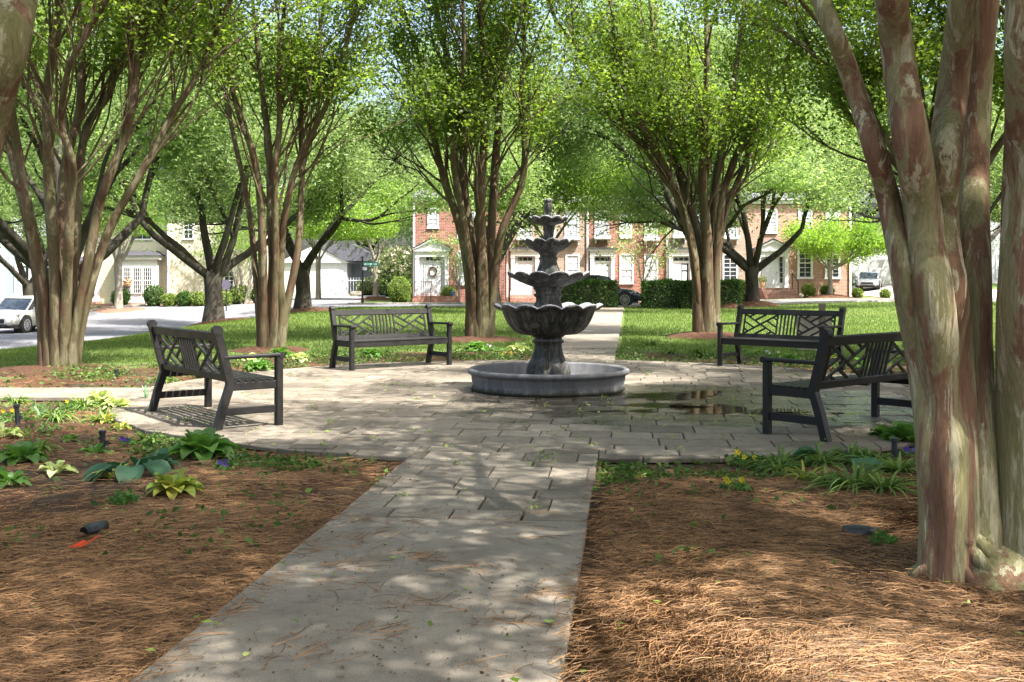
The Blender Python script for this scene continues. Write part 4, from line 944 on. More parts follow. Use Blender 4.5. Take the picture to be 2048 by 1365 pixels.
f = MB(); f.box(fx(168), yc - .1, zt + .3, fx(190), yc - .061, fz(546)); f.build('storm_door', M['dark_glass'], HCm)
for px, q0, q1, w_ in ((466, 545, 578, .35), (386, 445, 478, .35), (285, 430, 478, .9), (466, 440, 478, .35)): window(HCm, fx(px), fz(q1), w_ + .15, (q1 - q0) / K, yc - (.9 if px > 346 else 0), 2, 4, 'dark_glass')
hb = MB(); hb.lathe([(.01, 0), (.16, .02), (.2, .16), (.01, .2)], 12, (fx(267), yc - 1.05, fz(573))); hb.cyl((fx(267), yc - 1.05, fz(573) + .1), (fx(267), yc - 1.05, fz(545)), .008, None, 5)
hb = hb.build('hanging_basket', M['terracotta']); tag(hb, 'hanging basket of orange flowers before the bay window', 'basket')
quads_obj('flowers', leaf_quads(ballf(.24, .4, .03)(NR, 160) + np.array([fx(267), yc - 1.05, fz(573) + .05]), .09, .08), M['terracotta'], hb)
# blue grey house
HB = empty('blue_grey_house', (0, 0, 0), 0, 'blue grey sided house at the left edge behind the white car', 'house')
b = MB(); b.box(fx(-260), 64.5, -.8, fx(122), 74, fz(400)); b.build('wall', M['siding_blue'], HB)
r = MB(); r.prism([(fx(-275), fz(402)), (fx(130), fz(402)), (fx(-70), fz(320))], 64.1, 74.4); r.build('roof', M['shingle'], HB)
kb = F / 64.5
for px, q0, q1 in ((46, 532, 588), (46, 435, 490), (-20, 532, 588)): window(HB, (px - CX) / kb, HC - (q1 - HOR) / kb, .75, (q1 - q0) / kb, 64.5, 1, 2, 'blind_glass', 'window', .12)
t = MB(); t.box((2 - CX) / kb, 64.42, -.5, (5 - CX) / kb, 64.49, fz(400)); t.build('corner_board', M['trim'], HB)
# garage
yg = 98.0; kg = F / yg; gx = lambda p_: (p_ - CX) / kg; gz_ = lambda p_: HC - (p_ - HOR) / kg
GA = empty('garage_house', (0, 0, 0), 0, 'white garage with paneled door and grey gabled roof', 'garage')
b = MB(); b.box(gx(560), yg, -.5, gx(694), yg + 8, gz_(526)); b.build('wall', M['siding_white'], GA)
b = MB(); b.box(gx(694.5), yg + 3, -.5, gx(760), yg + 8, gz_(524)); b.build('wall', M['siding_blue'], GA)
b = MB(); b.prism([(gx(556), gz_(526)), (gx(700), gz_(526)), (gx(628), gz_(492))], yg - .3, yg + .1); b.build('gable', M['siding_white'], GA)
r = MB(); r.prism([(gx(690), gz_(522)), (gx(628), gz_(488)), (gx(705), gz_(488)), (gx(775), gz_(524))], yg - .4, yg + 9); r.build('roof', M['shingle_pale'], GA)
d = MB(); d.box(gx(640), yg - .06, -.05, gx(687), yg - .003, gz_(538)); 
for i in range(4): d.box(gx(642), yg - .075, gz_(582 - i * 11), gx(685), yg - .059, gz_(574 - i * 11))
d.build('garage_door', M['door_white'], GA)
fe = MB()
for i in range(9): x = gx(697) + i * .25; fe.box(x - .02, yg - 2, 0, x + .02, yg - 1.96, 1.5)
fe.box(gx(697), yg - 2.01, 1.2, gx(745), yg - 1.95, 1.27); tag(fe.build('picket_fence', M['trim']), 'white picket fence beside the garage', 'fence')
# pale house far right with porch rail
HR = empty('porch_house', (0, 0, 0), 0, 'pale house with white porch railing behind the silver sedan', 'house')
b = MB(); b.box(30, 108, 0, 48, 118, 6.5); b.build('wall', M['siding_white'], HR)
b = MB(); b.prism([(29, 6.5), (49, 6.5), (39, 10)], 107, 119); b.build('roof', M['shingle'], HR)
b = MB(); b.box(30.2, 105, 2.3, 47.8, 105.1, 3.3); b.box(30.1, 104.9, .5, 48, 107.9, 2.3)
for i in range(8): b.box(30.3 + i * 2.4, 105, 3.31, 30.5 + i * 2.4, 105.2, 6)
b.build('porch', M['trim'], HR)
for i in range(5): window(HR, 32.5 + i * 3.2, 3.6, 1.1, 1.8, 108, 2, 4, 'dark_glass')
HR2 = empty('white_house', (0, 0, 0), 0, 'white house glimpsed between the right foreground stems', 'house')
b = MB(); b.box(37.6, 86, .2, 50, 96, 7.5); b.build('wall', M['siding_white'], HR2); b = MB(); b.prism([(37, 7.5), (51, 7.5), (44, 11)], 85.5, 96.5); b.build('roof', M['shingle'], HR2)
window(HR2, 39.3, 1.5, .7, 1.8, 86, 2, 4, 'blind_glass')
bn = MB(); bn.box(38.0, 82, hz(38, 82), 38.7, 82.7, hz(38, 82) + 1.0); bn.box(37.95, 81.95, hz(38, 82) + 1.001, 38.75, 82.75, hz(38, 82) + 1.08); tag(bn.build('rubbish_bin', M['black_plastic']), 'dark wheeled bin glimpsed beside the white house', 'bin')

# ------------------------------------------------------------------ cars
def car(loc, rz, paint, label, L=4.5, W=1.8, H=1.5, kind='suv', wr=.34):
    root = empty('parked_car', loc, rz, label, 'car', 'cars parked along the streets')
    hw = W / 2
    if kind == 'suv':   st = [(-.5, .55, .86, .72), (-.475, .42, .96, .88), (-.40, .36, .98, .98), (-.2, .3, .97, 1), (0, .3, .96, 1), (.16, .3, .95, 1), (.24, .31, .93, .99), (.36, .34, .87, .96), (.45, .38, .78, .90), (.49, .42, .66, .8), (.5, .46, .6, .74)]; roof = [(-.47, 0.96, .8), (-.40, H - .07, .74), (-.2, H, .78), (.02, H - .02, .78), (.12, H - .10, .76), (.26, .93, .82)]
    else:               st = [(-.5, .5, .8, .72), (-.475, .4, .92, .88), (-.40, .34, .95, .98), (-.2, .28, .9, 1), (0, .28, .89, 1), (.16, .28, .88, 1), (.24, .29, .86, .99), (.36, .32, .8, .96), (.45, .36, .70, .90), (.49, .4, .6, .8), (.5, .44, .54, .74)]; roof = [(-.42, .93, .8), (-.25, H - .12, .72), (-.08, H, .74), (.04, H - .02, .74), (.12, H - .12, .73), (.27, .86, .82)]
    b = MB(); vs = []; n = 12
    for (x, zl, zt, wf) in st:
        w2 = hw * wf; zm = (zl + zt) / 2
        sec = [(-w2 * .82, zl - .08), (-w2 * .97, zl + .02), (-w2, zm), (-w2 * .97, zt - .08), (-w2 * .88, zt - .01), (-w2 * .4, zt + .03), (w2 * .4, zt + .03), (w2 * .88, zt - .01), (w2 * .97, zt - .08), (w2, zm), (w2 * .97, zl + .02), (w2 * .82, zl - .08)]
        vs += [(x * L, q[0], q[1]) for q in sec]
    m = len(st); b.add(vs, [(i * n + k, (i + 1) * n + k, (i + 1) * n + (k + 1) % n, i * n + (k + 1) % n) for i in range(m - 1) for k in range(n)] + [tuple(range(n)), tuple(range(m * n - 1, (m - 1) * n - 1, -1))])
    body = b.build('body', paint, root, True)
    # greenhouse
    g = MB(); vs = []
    for (x, z, wf) in roof: w2 = hw * wf; base = .84; vs += [(x * L, -hw * .88, base), (x * L, -w2, z - .02), (x * L, w2, z - .02), (x * L, hw * .88, base)]
    m = len(roof); g.add(vs, [(i * 4 + k, (i + 1) * 4 + k, (i + 1) * 4 + k + 1, i * 4 + k + 1) for i in range(m - 1) for k in range(3)]); g.build('windows', M['dark_glass'], root)
    r = MB(); vs = []
    for (x, z, wf) in roof[1:-1]: w2 = hw * wf; vs += [(x * L, -w2 - .01, z - .05), (x * L, -w2 * .9, z + .015), (x * L, w2 * .9, z + .015), (x * L, w2 + .01, z - .05)]
    m = len(roof) - 2; r.add(vs, [(i * 4 + k, (i + 1) * 4 + k, (i + 1) * 4 + k + 1, i * 4 + k + 1) for i in range(m - 1) for k in range(3)])
    for s in (-1, 1):
        for i in (0, len(roof) - 2): a_ = roof[i]; c_ = roof[i + 1]; r.bar((a_[0] * L, s * hw * a_[2] * 1.0, a_[1]), (c_[0] * L, s * (hw * c_[2] + .005), c_[1] - .03), .07, .05)
        for xf in (-.2, .0): zz = [q for q in roof if q[0] >= xf][0]; r.bar((xf * L, s * hw * .885, .87), (xf * L, s * (hw * zz[2] + .004), zz[1] - .06), .06, .04)
    r.build('roof', paint, root, True)
    for s in (-1, 1):
        for xf in (-.3, .305):
            a = MB(); a.tube([(xf * L, s * (hw * .60), wr + .02), (xf * L, s * (hw + .004), wr + .02)], [wr + .07] * 2, 24); a.build('wheel_arch', M['tyre'], root)  # dark disc proud of the body, standing for the shaded arch void
            w_ = MB(); yy = s * (hw - .09); w_.tube([(xf * L, yy - .1, wr), (xf * L, yy - .085, wr), (xf * L, yy + .085, wr), (xf * L, yy + .115, wr)], [wr * .9, wr, wr, wr * .93], 28); wo = w_.build('wheel', M['tyre'], root, False)
            q = MB(); yo = s * (hw + .03)
            q.tube([(xf * L, yo - s * .02, wr), (xf * L, yo - s * .005, wr)], [wr * .16] * 2, 12)
            for k in range(10): t = 2 * pi * k / 10; q.bar((xf * L, yo - s * .008, wr), (xf * L + cos(t) * wr * .66, yo - s * .008, wr + sin(t) * wr * .66), .045, .02, (0, 1, 0))
            for k in range(24): t = 2 * pi * k / 24; t2 = t + 2 * pi / 24; q.bar((xf * L + cos(t) * wr * .68, yo - s * .008, wr + sin(t) * wr * .68), (xf * L + cos(t2) * wr * .68, yo - s * .008, wr + sin(t2) * wr * .68), .035, .02, (0, 1, 0))
            q.build('rim', M['rim'], wo)
        h = MB(); h.bar((.455 * L, s * hw * .72, .70), (.40 * L, s * hw * .93, .77), .12, .12); h.build('headlight', M['rim'], root)
        mr = MB(); mr.bar((.17 * L, s * (hw * .95), .98), (.165 * L, s * (hw + .16), 1.02), .1, .13); mr.build('mirror', paint, root)
    gr = MB(); gr.box(.497 * L, -hw * .5, .42, .508 * L, hw * .5, .60); gr.box(.490 * L, -hw * .62, .28, .503 * L, hw * .62, .38); gr.build('grille', M['tyre'], root)
    tr = MB(); tr.box(-.42 * L, -hw * .9, .2, .46 * L, hw * .9, .31); tr.build('underbody', M['tyre'], root)
    return root
car(g3(4.35, 55.2), radians(0), carpaint('navy_paint', (0.02, 0.03, 0.06)), 'dark blue suv parked behind the hedge', 4.5, 1.84, 1.62, 'suv', .36)
c2 = car((-22.3, 45.2, hz(-22.3, 45.2) - .02), radians(-128), carpaint('white_paint', (0.7, 0.68, 0.64), 0.1), 'white car parked at the kerb on the left edge', 4.6, 1.8, 1.5, 'suv', .33)
car((28.2, 84.5, hz(28.2, 84.5)), radians(-112), carpaint('silver_paint', (0.45, 0.47, 0.5), 0.6), 'silver sedan parked on the drive beyond the right end townhouse', 4.6, 1.8, 1.4, 'sedan', .33)
c2.location = P(48, 661, 44.5); c2.location.z = hz(c2.location.x, 44.5) - .015; c2.rotation_euler.z = radians(-140); c2.location = (-20.9, 46.0, hz(-20.9, 46.0) - .015); c2.rotation_euler.z = radians(-97)

# ------------------------------------------------------------------ fountain
FO = empty('fountain', (0.45, 13.3, 0), 0, 'dark four tiered stone fountain with scalloped bowls standing in the round basin', 'fountain')
b = MB(); b.lathe([(.93, .0), (.95, .02), (.95, .05), (.93, .07), (.95, .12), (.955, .18), (.97, .205), (.995, .215), (1.005, .235), (1.0, .262), (.975, .275), (.945, .27), (.93, .25), (.9, .14), (.86, .1), (.0, .09)], 96)
b.build('basin', M['basin'], FO, True)
wt = MB(); n = 64; wt.add([(0, 0, .105)] + [(.87 * cos(2 * pi * k / n), .87 * sin(2 * pi * k / n), .105) for k in range(n)], [(0, 1 + k, 1 + (k + 1) % n) for k in range(n)]); wt.build('water', M['water'], FO)
def bowl(name, z0, z1, R, rb, deep, fr, lip=.05, n=192, amp=.035, wave=.018):
    b = MB(); H_ = z1 - z0
    pr = [(rb, z0, 0), (rb * 1.08, z0 + .012, 0)]
    for i in range(1, 9):
        f = i / 8; rr = rb + (R * .86 - rb) * (f ** (0.42 if deep else 0.75)) ; zz = z0 + .012 + (H_ - .07) * (f ** (1.5 if deep else 1.0))
        pr.append((rr, zz, amp * min(1, f * 1.6), 0, fr))
    pr += [(R * .88, z1 - .05, amp, wave * .6, fr), (R * .95, z1 - .035, amp * 1.2, wave, fr), (R * 1.0, z1 - .02, amp * 1.3, wave * 1.3, fr), (R * 1.005, z1 + .0, amp * 1.3, wave * 1.4, fr), (R * .975, z1 + .012, amp * 1.3, wave * 1.4, fr), (R * .92, z1 - .002, amp, wave, fr), (R * .84, z1 - .03, amp, 0, fr), (R * .6, z0 + H_ * .55, amp, 0, fr), (R * .25, z0 + H_ * .42, 0), (0.001, z0 + H_ * .4, 0)]
    b.lathe(pr, n); return b.build(name, M['fount'], FO, True)
bowl('bowl', .67, 1.04, .66, .2, True, 14, amp=.03, wave=.018)
bowl('bowl', 1.265, 1.44, .5, .17, False, 12, amp=.034, wave=.016)
bowl('bowl', 1.685, 1.85, .305, .1, False, 11, amp=.04, wave=.014)
bowl('bowl', 2.035, 2.135, .225, .07, False, 9, amp=.04, wave=.010)
c = MB(); c.lathe([(.24, .09, .05, 0, 8), (.262, .14, .07, 0, 8), (.268, .22, .09, 0, 8), (.25, .3, .09, 0, 8), (.21, .38, .08, 0, 8), (.18, .46, .06, 0, 8), (.168, .54, .04, 0, 8), (.17, .575), (.195, .59), (.2, .61), (.175, .625), (.17, .65), (.2, .665), (.205, .69)], 96); c.build('pedestal', M['fount'], FO, True)
c = MB(); c.lathe([(.2, .86), (.19, 1.0, .03, 0, 8), (.17, 1.06, .05, 0, 8), (.15, 1.11, .05, 0, 8), (.155, 1.15), (.175, 1.165), (.18, 1.185), (.16, 1.2), (.165, 1.24), (.19, 1.26), (.18, 1.28)], 64); c.build('column', M['fount'], FO, True)
c = MB(); c.lathe([(.14, 1.32), (.145, 1.43, .04, 0, 8), (.14, 1.49, .06, 0, 8), (.115, 1.56, .05, 0, 8), (.105, 1.6), (.115, 1.62), (.12, 1.64), (.1, 1.655), (.11, 1.68), (.12, 1.7)], 64); c.build('column', M['fount'], FO, True)
c = MB(); c.lathe([(.085, 1.74), (.075, 1.84, .04, 0, 6), (.065, 1.9, .05, 0, 6), (.055, 1.95), (.06, 1.975), (.07, 1.99), (.06, 2.01), (.07, 2.045)], 48); c.build('column', M['fount'], FO, True)
c = MB(); c.lathe([(.03, 2.1), (.03, 2.15), (.045, 2.165), (.03, 2.18), (.045, 2.21, .06, 0, 6), (.055, 2.26, .09, 0, 6), (.052, 2.31, .1, 0, 6), (.045, 2.335), (.055, 2.35, .15, .012, 5), (.03, 2.365, .1, .01, 5), (.0, 2.345)], 40); c.build('finial', M['fount'], FO, True)

# ------------------------------------------------------------------ benches
def bench(loc, facing, label):
    """local: x along the bench, y towards the sitter's front"""
    root = empty('garden_bench', loc, math.atan2(facing[1], facing[0]) - pi / 2, label, 'bench', 'black lattice backed benches around the fountain')
    m = M['bench']; hl = .89; sh = .43; T = .9
    rk = lambda z: -.24 - max(0, (z - sh)) * .26      # y of the raked back at height z
    for s in (-1, 1):
        l = MB(); l.bar((s * hl, .24, 0), (s * hl, .24, .64), .068, .068, (0, 1, 0)); l.build('leg', m, root)
        l = MB(); x = s * hl; vs = []
        prof = [(-.36, 0), (-.30, .22), (-.235, sh - .02), (rk(sh + .25), sh + .25), (rk(T), T)]
        for (yy, z) in prof: vs += [(x - .034, yy - .036, z), (x + .034, yy - .036, z), (x + .034, yy + .036, z), (x - .034, yy + .036, z)]
        l.add(vs, [(i * 4 + k, i * 4 + (k + 1) % 4, (i + 1) * 4 + (k + 1) % 4, (i + 1) * 4 + k) for i in range(4) for k in range(4)] + [(3, 2, 1, 0), (16, 17, 18, 19)])
        l.build('leg', m, root)
        f = MB(); f.tube([(x - .036, rk(T), T + .005), (x + .036, rk(T), T + .005)], [.045, .045], 16); f.build('finial', m, root, False)
        a = MB(); a.bar((x, rk(.66) - .0, .655), (x, .26, .66), .075, .035, (0, 0, 1), .01); a.tube([(x - .038, .265, .655), (x + .038, .265, .655)], [.03, .03], 12); a.build('armrest', m, root)
        st = MB(); st.bar((x, -.30, .16), (x, .24, .16), .03, .07); st.bar((x, -.235, sh - .045), (x, .24, sh - .045), .04, .075); st.build('side_rail', m, root)
    se = MB()
    for k in range(7): yy = -.2 + k * .072; se.bar((-hl - .02, yy, sh), (hl + .02, yy, sh), .055, .02)
    se.bar((-hl, .235, sh - .05), (hl, .235, sh - .05), .035, .08, (0, 0, 1)); se.bar((0, -.22, sh - .02), (0, .23, sh - .02), .05, .02)
    se.build('seat', m, root)
    bk = MB(); zb, zt2 = sh + .035, T - .055
    q = lambda x, z: (x, rk(z), z)
    up = (0, -1, -.26)
    bk.bar(q(-hl, zt2), q(hl, zt2), .035, .085, (0, -.26, 1)); bk.bar(q(-hl, zb), q(hl, zb), .035, .065, (0, -.26, 1))
    z0, z1 = zb + .03, zt2 - .04; S_ = lambda x0, za, x1, zb_, w_=.028: bk.bar(q(x0, za), q(x1, zb_), w_, .02, up)
    def barz(x, w_=.03): bk.bar(q(x, z0), q(x, z1), .02, w_, (1, 0, 0))
    for x in (-.78, .78, -.19, .19, -.125, .125, -.06, .06, 0.0): barz(x, .026)
    for (xa, xb) in ((-.78, -.19), (.19, .78)):
        W_ = xb - xa; Hh = z1 - z0; L_ = lambda u, v: (xa + u * W_, z0 + v * Hh)
        segs = [((0, 0), (1, 1)), ((0, 1), (1, 0)),
                ((.36, 1), (.68, .68)), ((.72, 1), (.86, .86)), ((1, .64), (.68, .32)), ((1, .28), (.86, .14)),
                ((.64, 0), (.32, .32)), ((.28, 0), (.14, .14)), ((0, .36), (.32, .68)), ((0, .72), (.14, .86))]
        for (u, v) in segs: a_ = L_(*u); b_ = L_(*v); S_(a_[0], a_[1], b_[0], b_[1])
    bk.build('backrest', m, root)
    return root
bench((-2.92, 10.63, .006), (.8, .6), 'bench at the left front seen from behind and the side')
bench((-1.85, 16.75, .006), (.62, -.78), 'bench facing us left of the fountain between two crape myrtles')
bench((4.1, 16.5, .006), (-.70, -.72), 'bench facing us on the right beyond the fountain')
bench((3.10, 9.9, .006), (-.65, .76), 'bench at the right front seen from behind, partly hidden by the tree')

# ------------------------------------------------------------------ street furniture
sg = empty('street_sign', g3(P(725, 600, 60).x, 60), 0, 'green street name sign on a black post', 'street sign')
z = lambda py: HC - (py - HOR) * 60 / F
b = MB(); b.cyl((0, 0, -.1), (0, 0, z(514)), .05, None, 12); b.cyl((0, 0, 0), (0, 0, .35), .085, None, 12); b.lathe([(.05, 0), (.07, .05), (.001, .12)], 12, (0, 0, z(514))); b.build('post', M['iron'], sg)
b = MB(); b.box(.03, -.02, z(531), .9, .02, z(523)); b.build('name_blade', M['sign_green'], sg)
b = MB(); b.box(.03, -.05, z(540), .25, -.02, z(533)); b.build('name_blade', M['blind_glass'], sg)
lt = MB()
for i in range(11):
    if i in (7,): continue
    x = .09 + i * .068; lt.box(x, -.026, z(529), x + .045, -.021, z(525.2))
lt.build('lettering', M['trim'], sg)
s8 = empty('stop_sign', g3(P(452, 600, 58).x, 58), 0, 'dark back of an octagonal sign right of the dark tree trunk', 'sign')
z = lambda py: HC - (py - HOR) * 58 / F
b = MB(); b.tube([(0, 0, z(555)), (0, .03, z(555))], [.27, .27], 8); b.build('sign_panel', M['purple_sign'], s8); b = MB(); b.cyl((0, .05, -.2), (0, .05, z(545)), .035, None, 8); b.build('post', M['iron'], s8)
lp = empty('lamp_post', g3(P(54, 600, 62).x, 62), 0, 'slim black lamp post behind the white car', 'lamp post')
b = MB(); b.cyl((0, 0, -.3), (0, 0, 3.9), .075, .06, 12); b.cyl((0, 0, -.1), (0, 0, .7), .12, .1, 12); b.build('pole', M['iron'], lp); b = MB(); b.lathe([(.08, 3.9), (.2, 4.0), (.26, 4.4), (.3, 4.42), (.1, 4.65), (.001, 4.7)], 12); b.build('lantern', M['iron'], lp)
wb = empty('waste_station', g3(P(1776, 600, 58).x, 56.5), 0, 'black dog waste station with bin on a post at the lawn edge', 'waste station')
z = lambda py: HC - (py - HOR) * 56.5 / F
b = MB(); b.box(-.03, -.03, -.1, .03, .03, z(541)); b.build('post', M['iron'], wb); b = MB(); b.box(-.05, -.16, z(562), .25, -.031, z(541)); b.build('dispenser', M['iron'], wb); b = MB(); b.lathe([(.14, z(604)), (.17, z(603)), (.18, z(578)), (.19, z(576)), (.01, z(574))], 16, (0, -.22, 0)); b.build('bin', M['iron'], wb)
mk = MB(); x = P(1632, 600, 21).x; mk.box(x - .32, 21, -.05, x + .32, 21.25, .62); mk.box(x - .36, 20.97, .621, x + .36, 21.28, .68); tag(mk.build('stone_marker', M['stone']), 'beige stone marker slab behind the right rear bench', 'marker')
mk = MB(); mk.box(x + .0, 20.7, -.05, x + .1, 20.8, .86); mk.box(x - .01, 20.69, .861, x + .11, 20.81, .9); tag(mk.build('marker_post', M['concrete']), 'short grey green post in front of the beige marker slab', 'post')
bo = MB(); bo.lathe([(.01, 0), (.5, .02), (.55, .2), (.4, .38), (.01, .42)], 9, (0, 0, 0)); bo = bo.build('boulder', M['stone'], None, True); bo.location = g3(P(791 - 92 + 5, 600, 88).x, 88); bo.location.x = P(712, 600, 88).x; tag(bo, 'pale boulder in front of the clipped bushes by the garage', 'boulder')

def path_light(px, py, h, label, lean=0.0):
    g = G(px, py); root = empty('path_light', (g.x, g.y, gz(g.x, g.y)), 0, label, 'path light', 'black path lights in the beds'); root.rotation_euler = (0.0, lean, 0)
    b = MB(); b.cyl((0, 0, -.05), (0, 0, h - .012), .023, None, 16); b.build('stake', M['black_plastic'], root)
    c = MB(); c.lathe([(.026, h - .03), (.031, h - .026), (.031, h - .004), (.026, h), (.018, h - .004), (.001, h - .006)], 20); c.build('cap', M['black_plastic'], root)
    d = MB(); d.box(.02, -.015, .05, .045, .015, .085); d.build('connector', M['black_plastic'], root)
path_light(205, 897, .17, 'black path light stake beside the blue green hosta'); path_light(36, 845, .2, 'black path light stake at the left edge, leaning', -.08)
path_light(1789, 912, .17, 'black path light stake left of the foreground tree'); path_light(233, 752, .13, 'small black path light in the bed right of the leftmost tree')
path_light(596, 722, .12, 'small black path light behind the left front bench arm')
def shroud(px, py, rz, label, tilt, s=1.0):
    g = G(px, py); root = MB(); n = 14; vs = []
    for i, (x, r) in enumerate([(-.07, .03), (-.03, .04), (.03, .04), (.07, .034)]):
        for k in range(n): t = pi * k / (n - 1); vs.append((x + (.02 * sin(t) if i == 3 else 0), r * cos(t), r * sin(t)))
    root.add(vs, [(i * n + k, i * n + k + 1, (i + 1) * n + k + 1, (i + 1) * n + k) for i in range(3) for k in range(n - 1)] + [tuple(range(n))])
    o = root.build('light_shroud', M['black_plastic'], None, True); o.location = (g.x, g.y, gz(g.x, g.y) + .03); o.rotation_euler = (tilt, 0, rz); o.scale = (s, s, s)
    sol = o.modifiers.new('s', 'SOLIDIFY'); sol.thickness = .004
    tag(o, label, 'light cover', 'black light covers lying on the pine straw')
shroud(187, 1066, 1.15, 'black half round light cover lying left of the path above the red scrap', .15)
shroud(1715, 1064, -.35, 'flat black light cover lying before the foreground tree', .1, 1.1)
rl = MB(); rl.add([(-.055, -.02, 0), (-.02, .035, .012), (.0, .03, .006), (.0, -.022, .002)], [(0, 3, 2, 1)]); rl.add([(0, -.022, .003), (.0, .03, .007), (.035, .045, .025), (.05, .03, .028), (.025, -.02, .012)], [(0, 4, 3, 2, 1)])
o = rl.build('red_scrap', M['red_leaf']); g = G(168, 1105); o.location = (g.x, g.y, gz(g.x, g.y) + .045); o.scale = (1.25, 1.5, 1.5); tag(o, 'bright red orange scrap lying on the pine straw', 'scrap')

# ------------------------------------------------------------------ plants
def leafblade(mb, base, a, L, W, rise, droop, segs=6, prof=None, curl=.2, r=rnd):
    """curved leaf from base in heading a"""
    d = Vector((cos(a), sin(a), 0)); s = Vector((-sin(a), cos(a), 0)); vs = []; fs = []
    for i in range(segs + 1):
        f = i / segs
        p_ = Vector(base) + d * (L * (f * cos(rise) + .0)) + Vector((0, 0, L * (f * sin(rise) - droop * f * f)))
        w_ = W * (prof(f) if prof else max(.04, sin(pi * min(1, f * .96 + .04)) ** .7)) / 2
        vs += [p_ - s * w_ + Vector((0, 0, curl * w_)), p_ - Vector((0, 0, curl * w_ * .3)), p_ + s * w_ + Vector((0, 0, curl * w_))]
        if i: k = (i - 1) * 3; fs += [(k, k + 1, k + 4, k + 3), (k + 1, k + 2, k + 5, k + 4)]
    mb.add(vs, fs)
hprof = lambda f: .1 if f < .18 else max(.03, sin(pi * min(1, (f - .12) / .88)) ** .8)
def plant(kind, px, py, size, label, seed=0, mat=None, n=None, group=None, world=None):
    r = random.Random(seed + int(px)); g = world or G(px, py); root = empty(kind, (g.x, g.y, gz(g.x, g.y) + .005), 0, label, 'plant', group)
    mb = MB()
    if kind == 'hosta':
        for k in range(n or 22):
            a = k * 2.4 + r.uniform(-.3, .3); f = k / (n or 22); L = size * r.uniform(.75, 1.1)
            leafblade(mb, (cos(a) * .02, sin(a) * .02, 0), a, L, L * .36, .6 + f * .75, .42 + .3 * (1 - f), 7, hprof, .35)
        mb.build('leaves', M[mat or 'hosta'], root, True)
    elif kind == 'broad_hosta':
        for k in range(n or 7):
            a = k * 2.4 + r.uniform(-.4, .4); L = size * r.uniform(.8, 1.1)
            leafblade(mb, (0, 0, 0), a, L, L * .42, .75 + r.uniform(-.2, .2), .95, 9, lambda f: .07 if f < .42 else max(.03, sin(pi * min(1, (f - .36) / .64)) ** .7), .3)
        mb.build('leaves', M[mat or 'hosta_blue'], root, True)
    elif kind == 'lily_turf':
        for k in range(n or 60):
            a = r.uniform(0, 2 * pi); L = size * r.uniform(.55, 1.15); leafblade(mb, (cos(a) * .03, sin(a) * .03, 0), a, L, .019, r.uniform(.35, 1.35), r.uniform(.4, .95), 7, lambda f: 1 - .85 * f * f, .5)
        mb.build('leaves', M[mat or 'blade'], root, True)
    elif kind == 'iris':
        for k in range(n or 4):
            a = r.uniform(-.5, 3.6); L = size * r.uniform(.7, 1.1); leafblade(mb, (r.uniform(-.03, .03), 0, 0), a, L, .035, r.uniform(1.1, 1.5), r.uniform(.05, .5), 8, lambda f: 1 - .9 * f ** 3, .4)
        mb.build('leaves', M[mat or 'iris'], root, True)
    elif kind == 'pansy':
        q = ballf(size, size * .7, .01)(np.random.default_rng(seed + int(px)), n or 160); quads_obj('leaves', leaf_quads(q, .035, .02, .3), M['hosta'], root)
        for k in range(5 if size > .05 else 2):
            a = r.uniform(0, 6.28); c = Vector((cos(a) * size * .7, sin(a) * size * .7 - .01, size * r.uniform(.6, .95))); f = MB()
            for j in range(5):
                t = j * 2 * pi / 5; f.add([c, c + Vector((cos(t - .5) * .017, -.008, sin(t - .5) * .017)), c + Vector((cos(t) * .024, -.004, sin(t) * .024)), c + Vector((cos(t + .5) * .017, -.008, sin(t + .5) * .017))], [(0, 1, 2, 3)])
            f.build('flower', M[mat or 'purple'], root)
    return root
HG_, LG, PG = 'hostas planted in the beds', 'strap leaved lily turf clumps', 'pansies in the beds'
plant('hosta', 402, 908, .4, 'bright green upright hosta at the foot of the left front bench', 1, 'hosta', 26, HG_)
plant('broad_hosta', 268, 945, .56, 'blue green hosta with very broad leaves beside a path light', 2, 'hosta_blue', 8, HG_)
plant('hosta', 345, 988, .27, 'white edged floppy hosta nearest the path on the left', 3, 'hosta_yellow', 30, HG_)
plant('hosta', 112, 940, .2, 'yellowing small hosta left of the blue green one', 4, 'hosta_pale', 14, HG_)
plant('hosta', 42, 920, .3, 'dark green hosta at the left edge', 5, 'hosta', 26, HG_)
plant('hosta', 6, 872, .22, 'pale lime hosta cut by the left edge', 6, 'hosta_pale', 16, HG_)
plant('hosta', 242, 852, .14, 'small pale hosta behind the upright path light', 7, 'hosta_yellow', 16, HG_)
plant('hosta', 235, 812, .26, 'sunlit cream leaved hosta beside the side path', 8, 'hosta_pale', 30, HG_)
plant('hosta', 198, 800, .3, 'light yellow hosta mixed with grassy leaves near the side path', 9, 'hosta_pale', 22, HG_)
plant('lily_turf', 165, 812, .34, 'grassy clump between the yellow pansies and the cream hosta', 10, 'blade', 60, LG)
plant('iris', 292, 797, .36, 'tall pale iris blades at the patio corner', 11, 'iris', 4)
plant('iris', 78, 835, .25, 'short pale iris blades near the leaning path light', 12, 'iris', 5)
plant('lily_turf', 110, 840, .35, 'flattened grassy clump in front of the side path', 13, 'blade', 45, LG)
plant('pansy', 148, 812, .1, 'yellow pansies by the side path', 14, 'yellow', 200, PG); plant('pansy', 16, 838, .12, 'yellow pansies at the left edge', 15, 'yellow', 200, PG)
plant('pansy', 255, 884, .06, 'purple pansies behind the broad leaved hosta', 16, 'purple', 120, PG); plant('pansy', 448, 935, .07, 'purple pansies alone in the bare mulch left of the path', 17, 'purple', 110, PG)
plant('hosta', 190, 905, .18, 'small green hosta behind the broad leaved one', 18, 'hosta', 14, HG_)
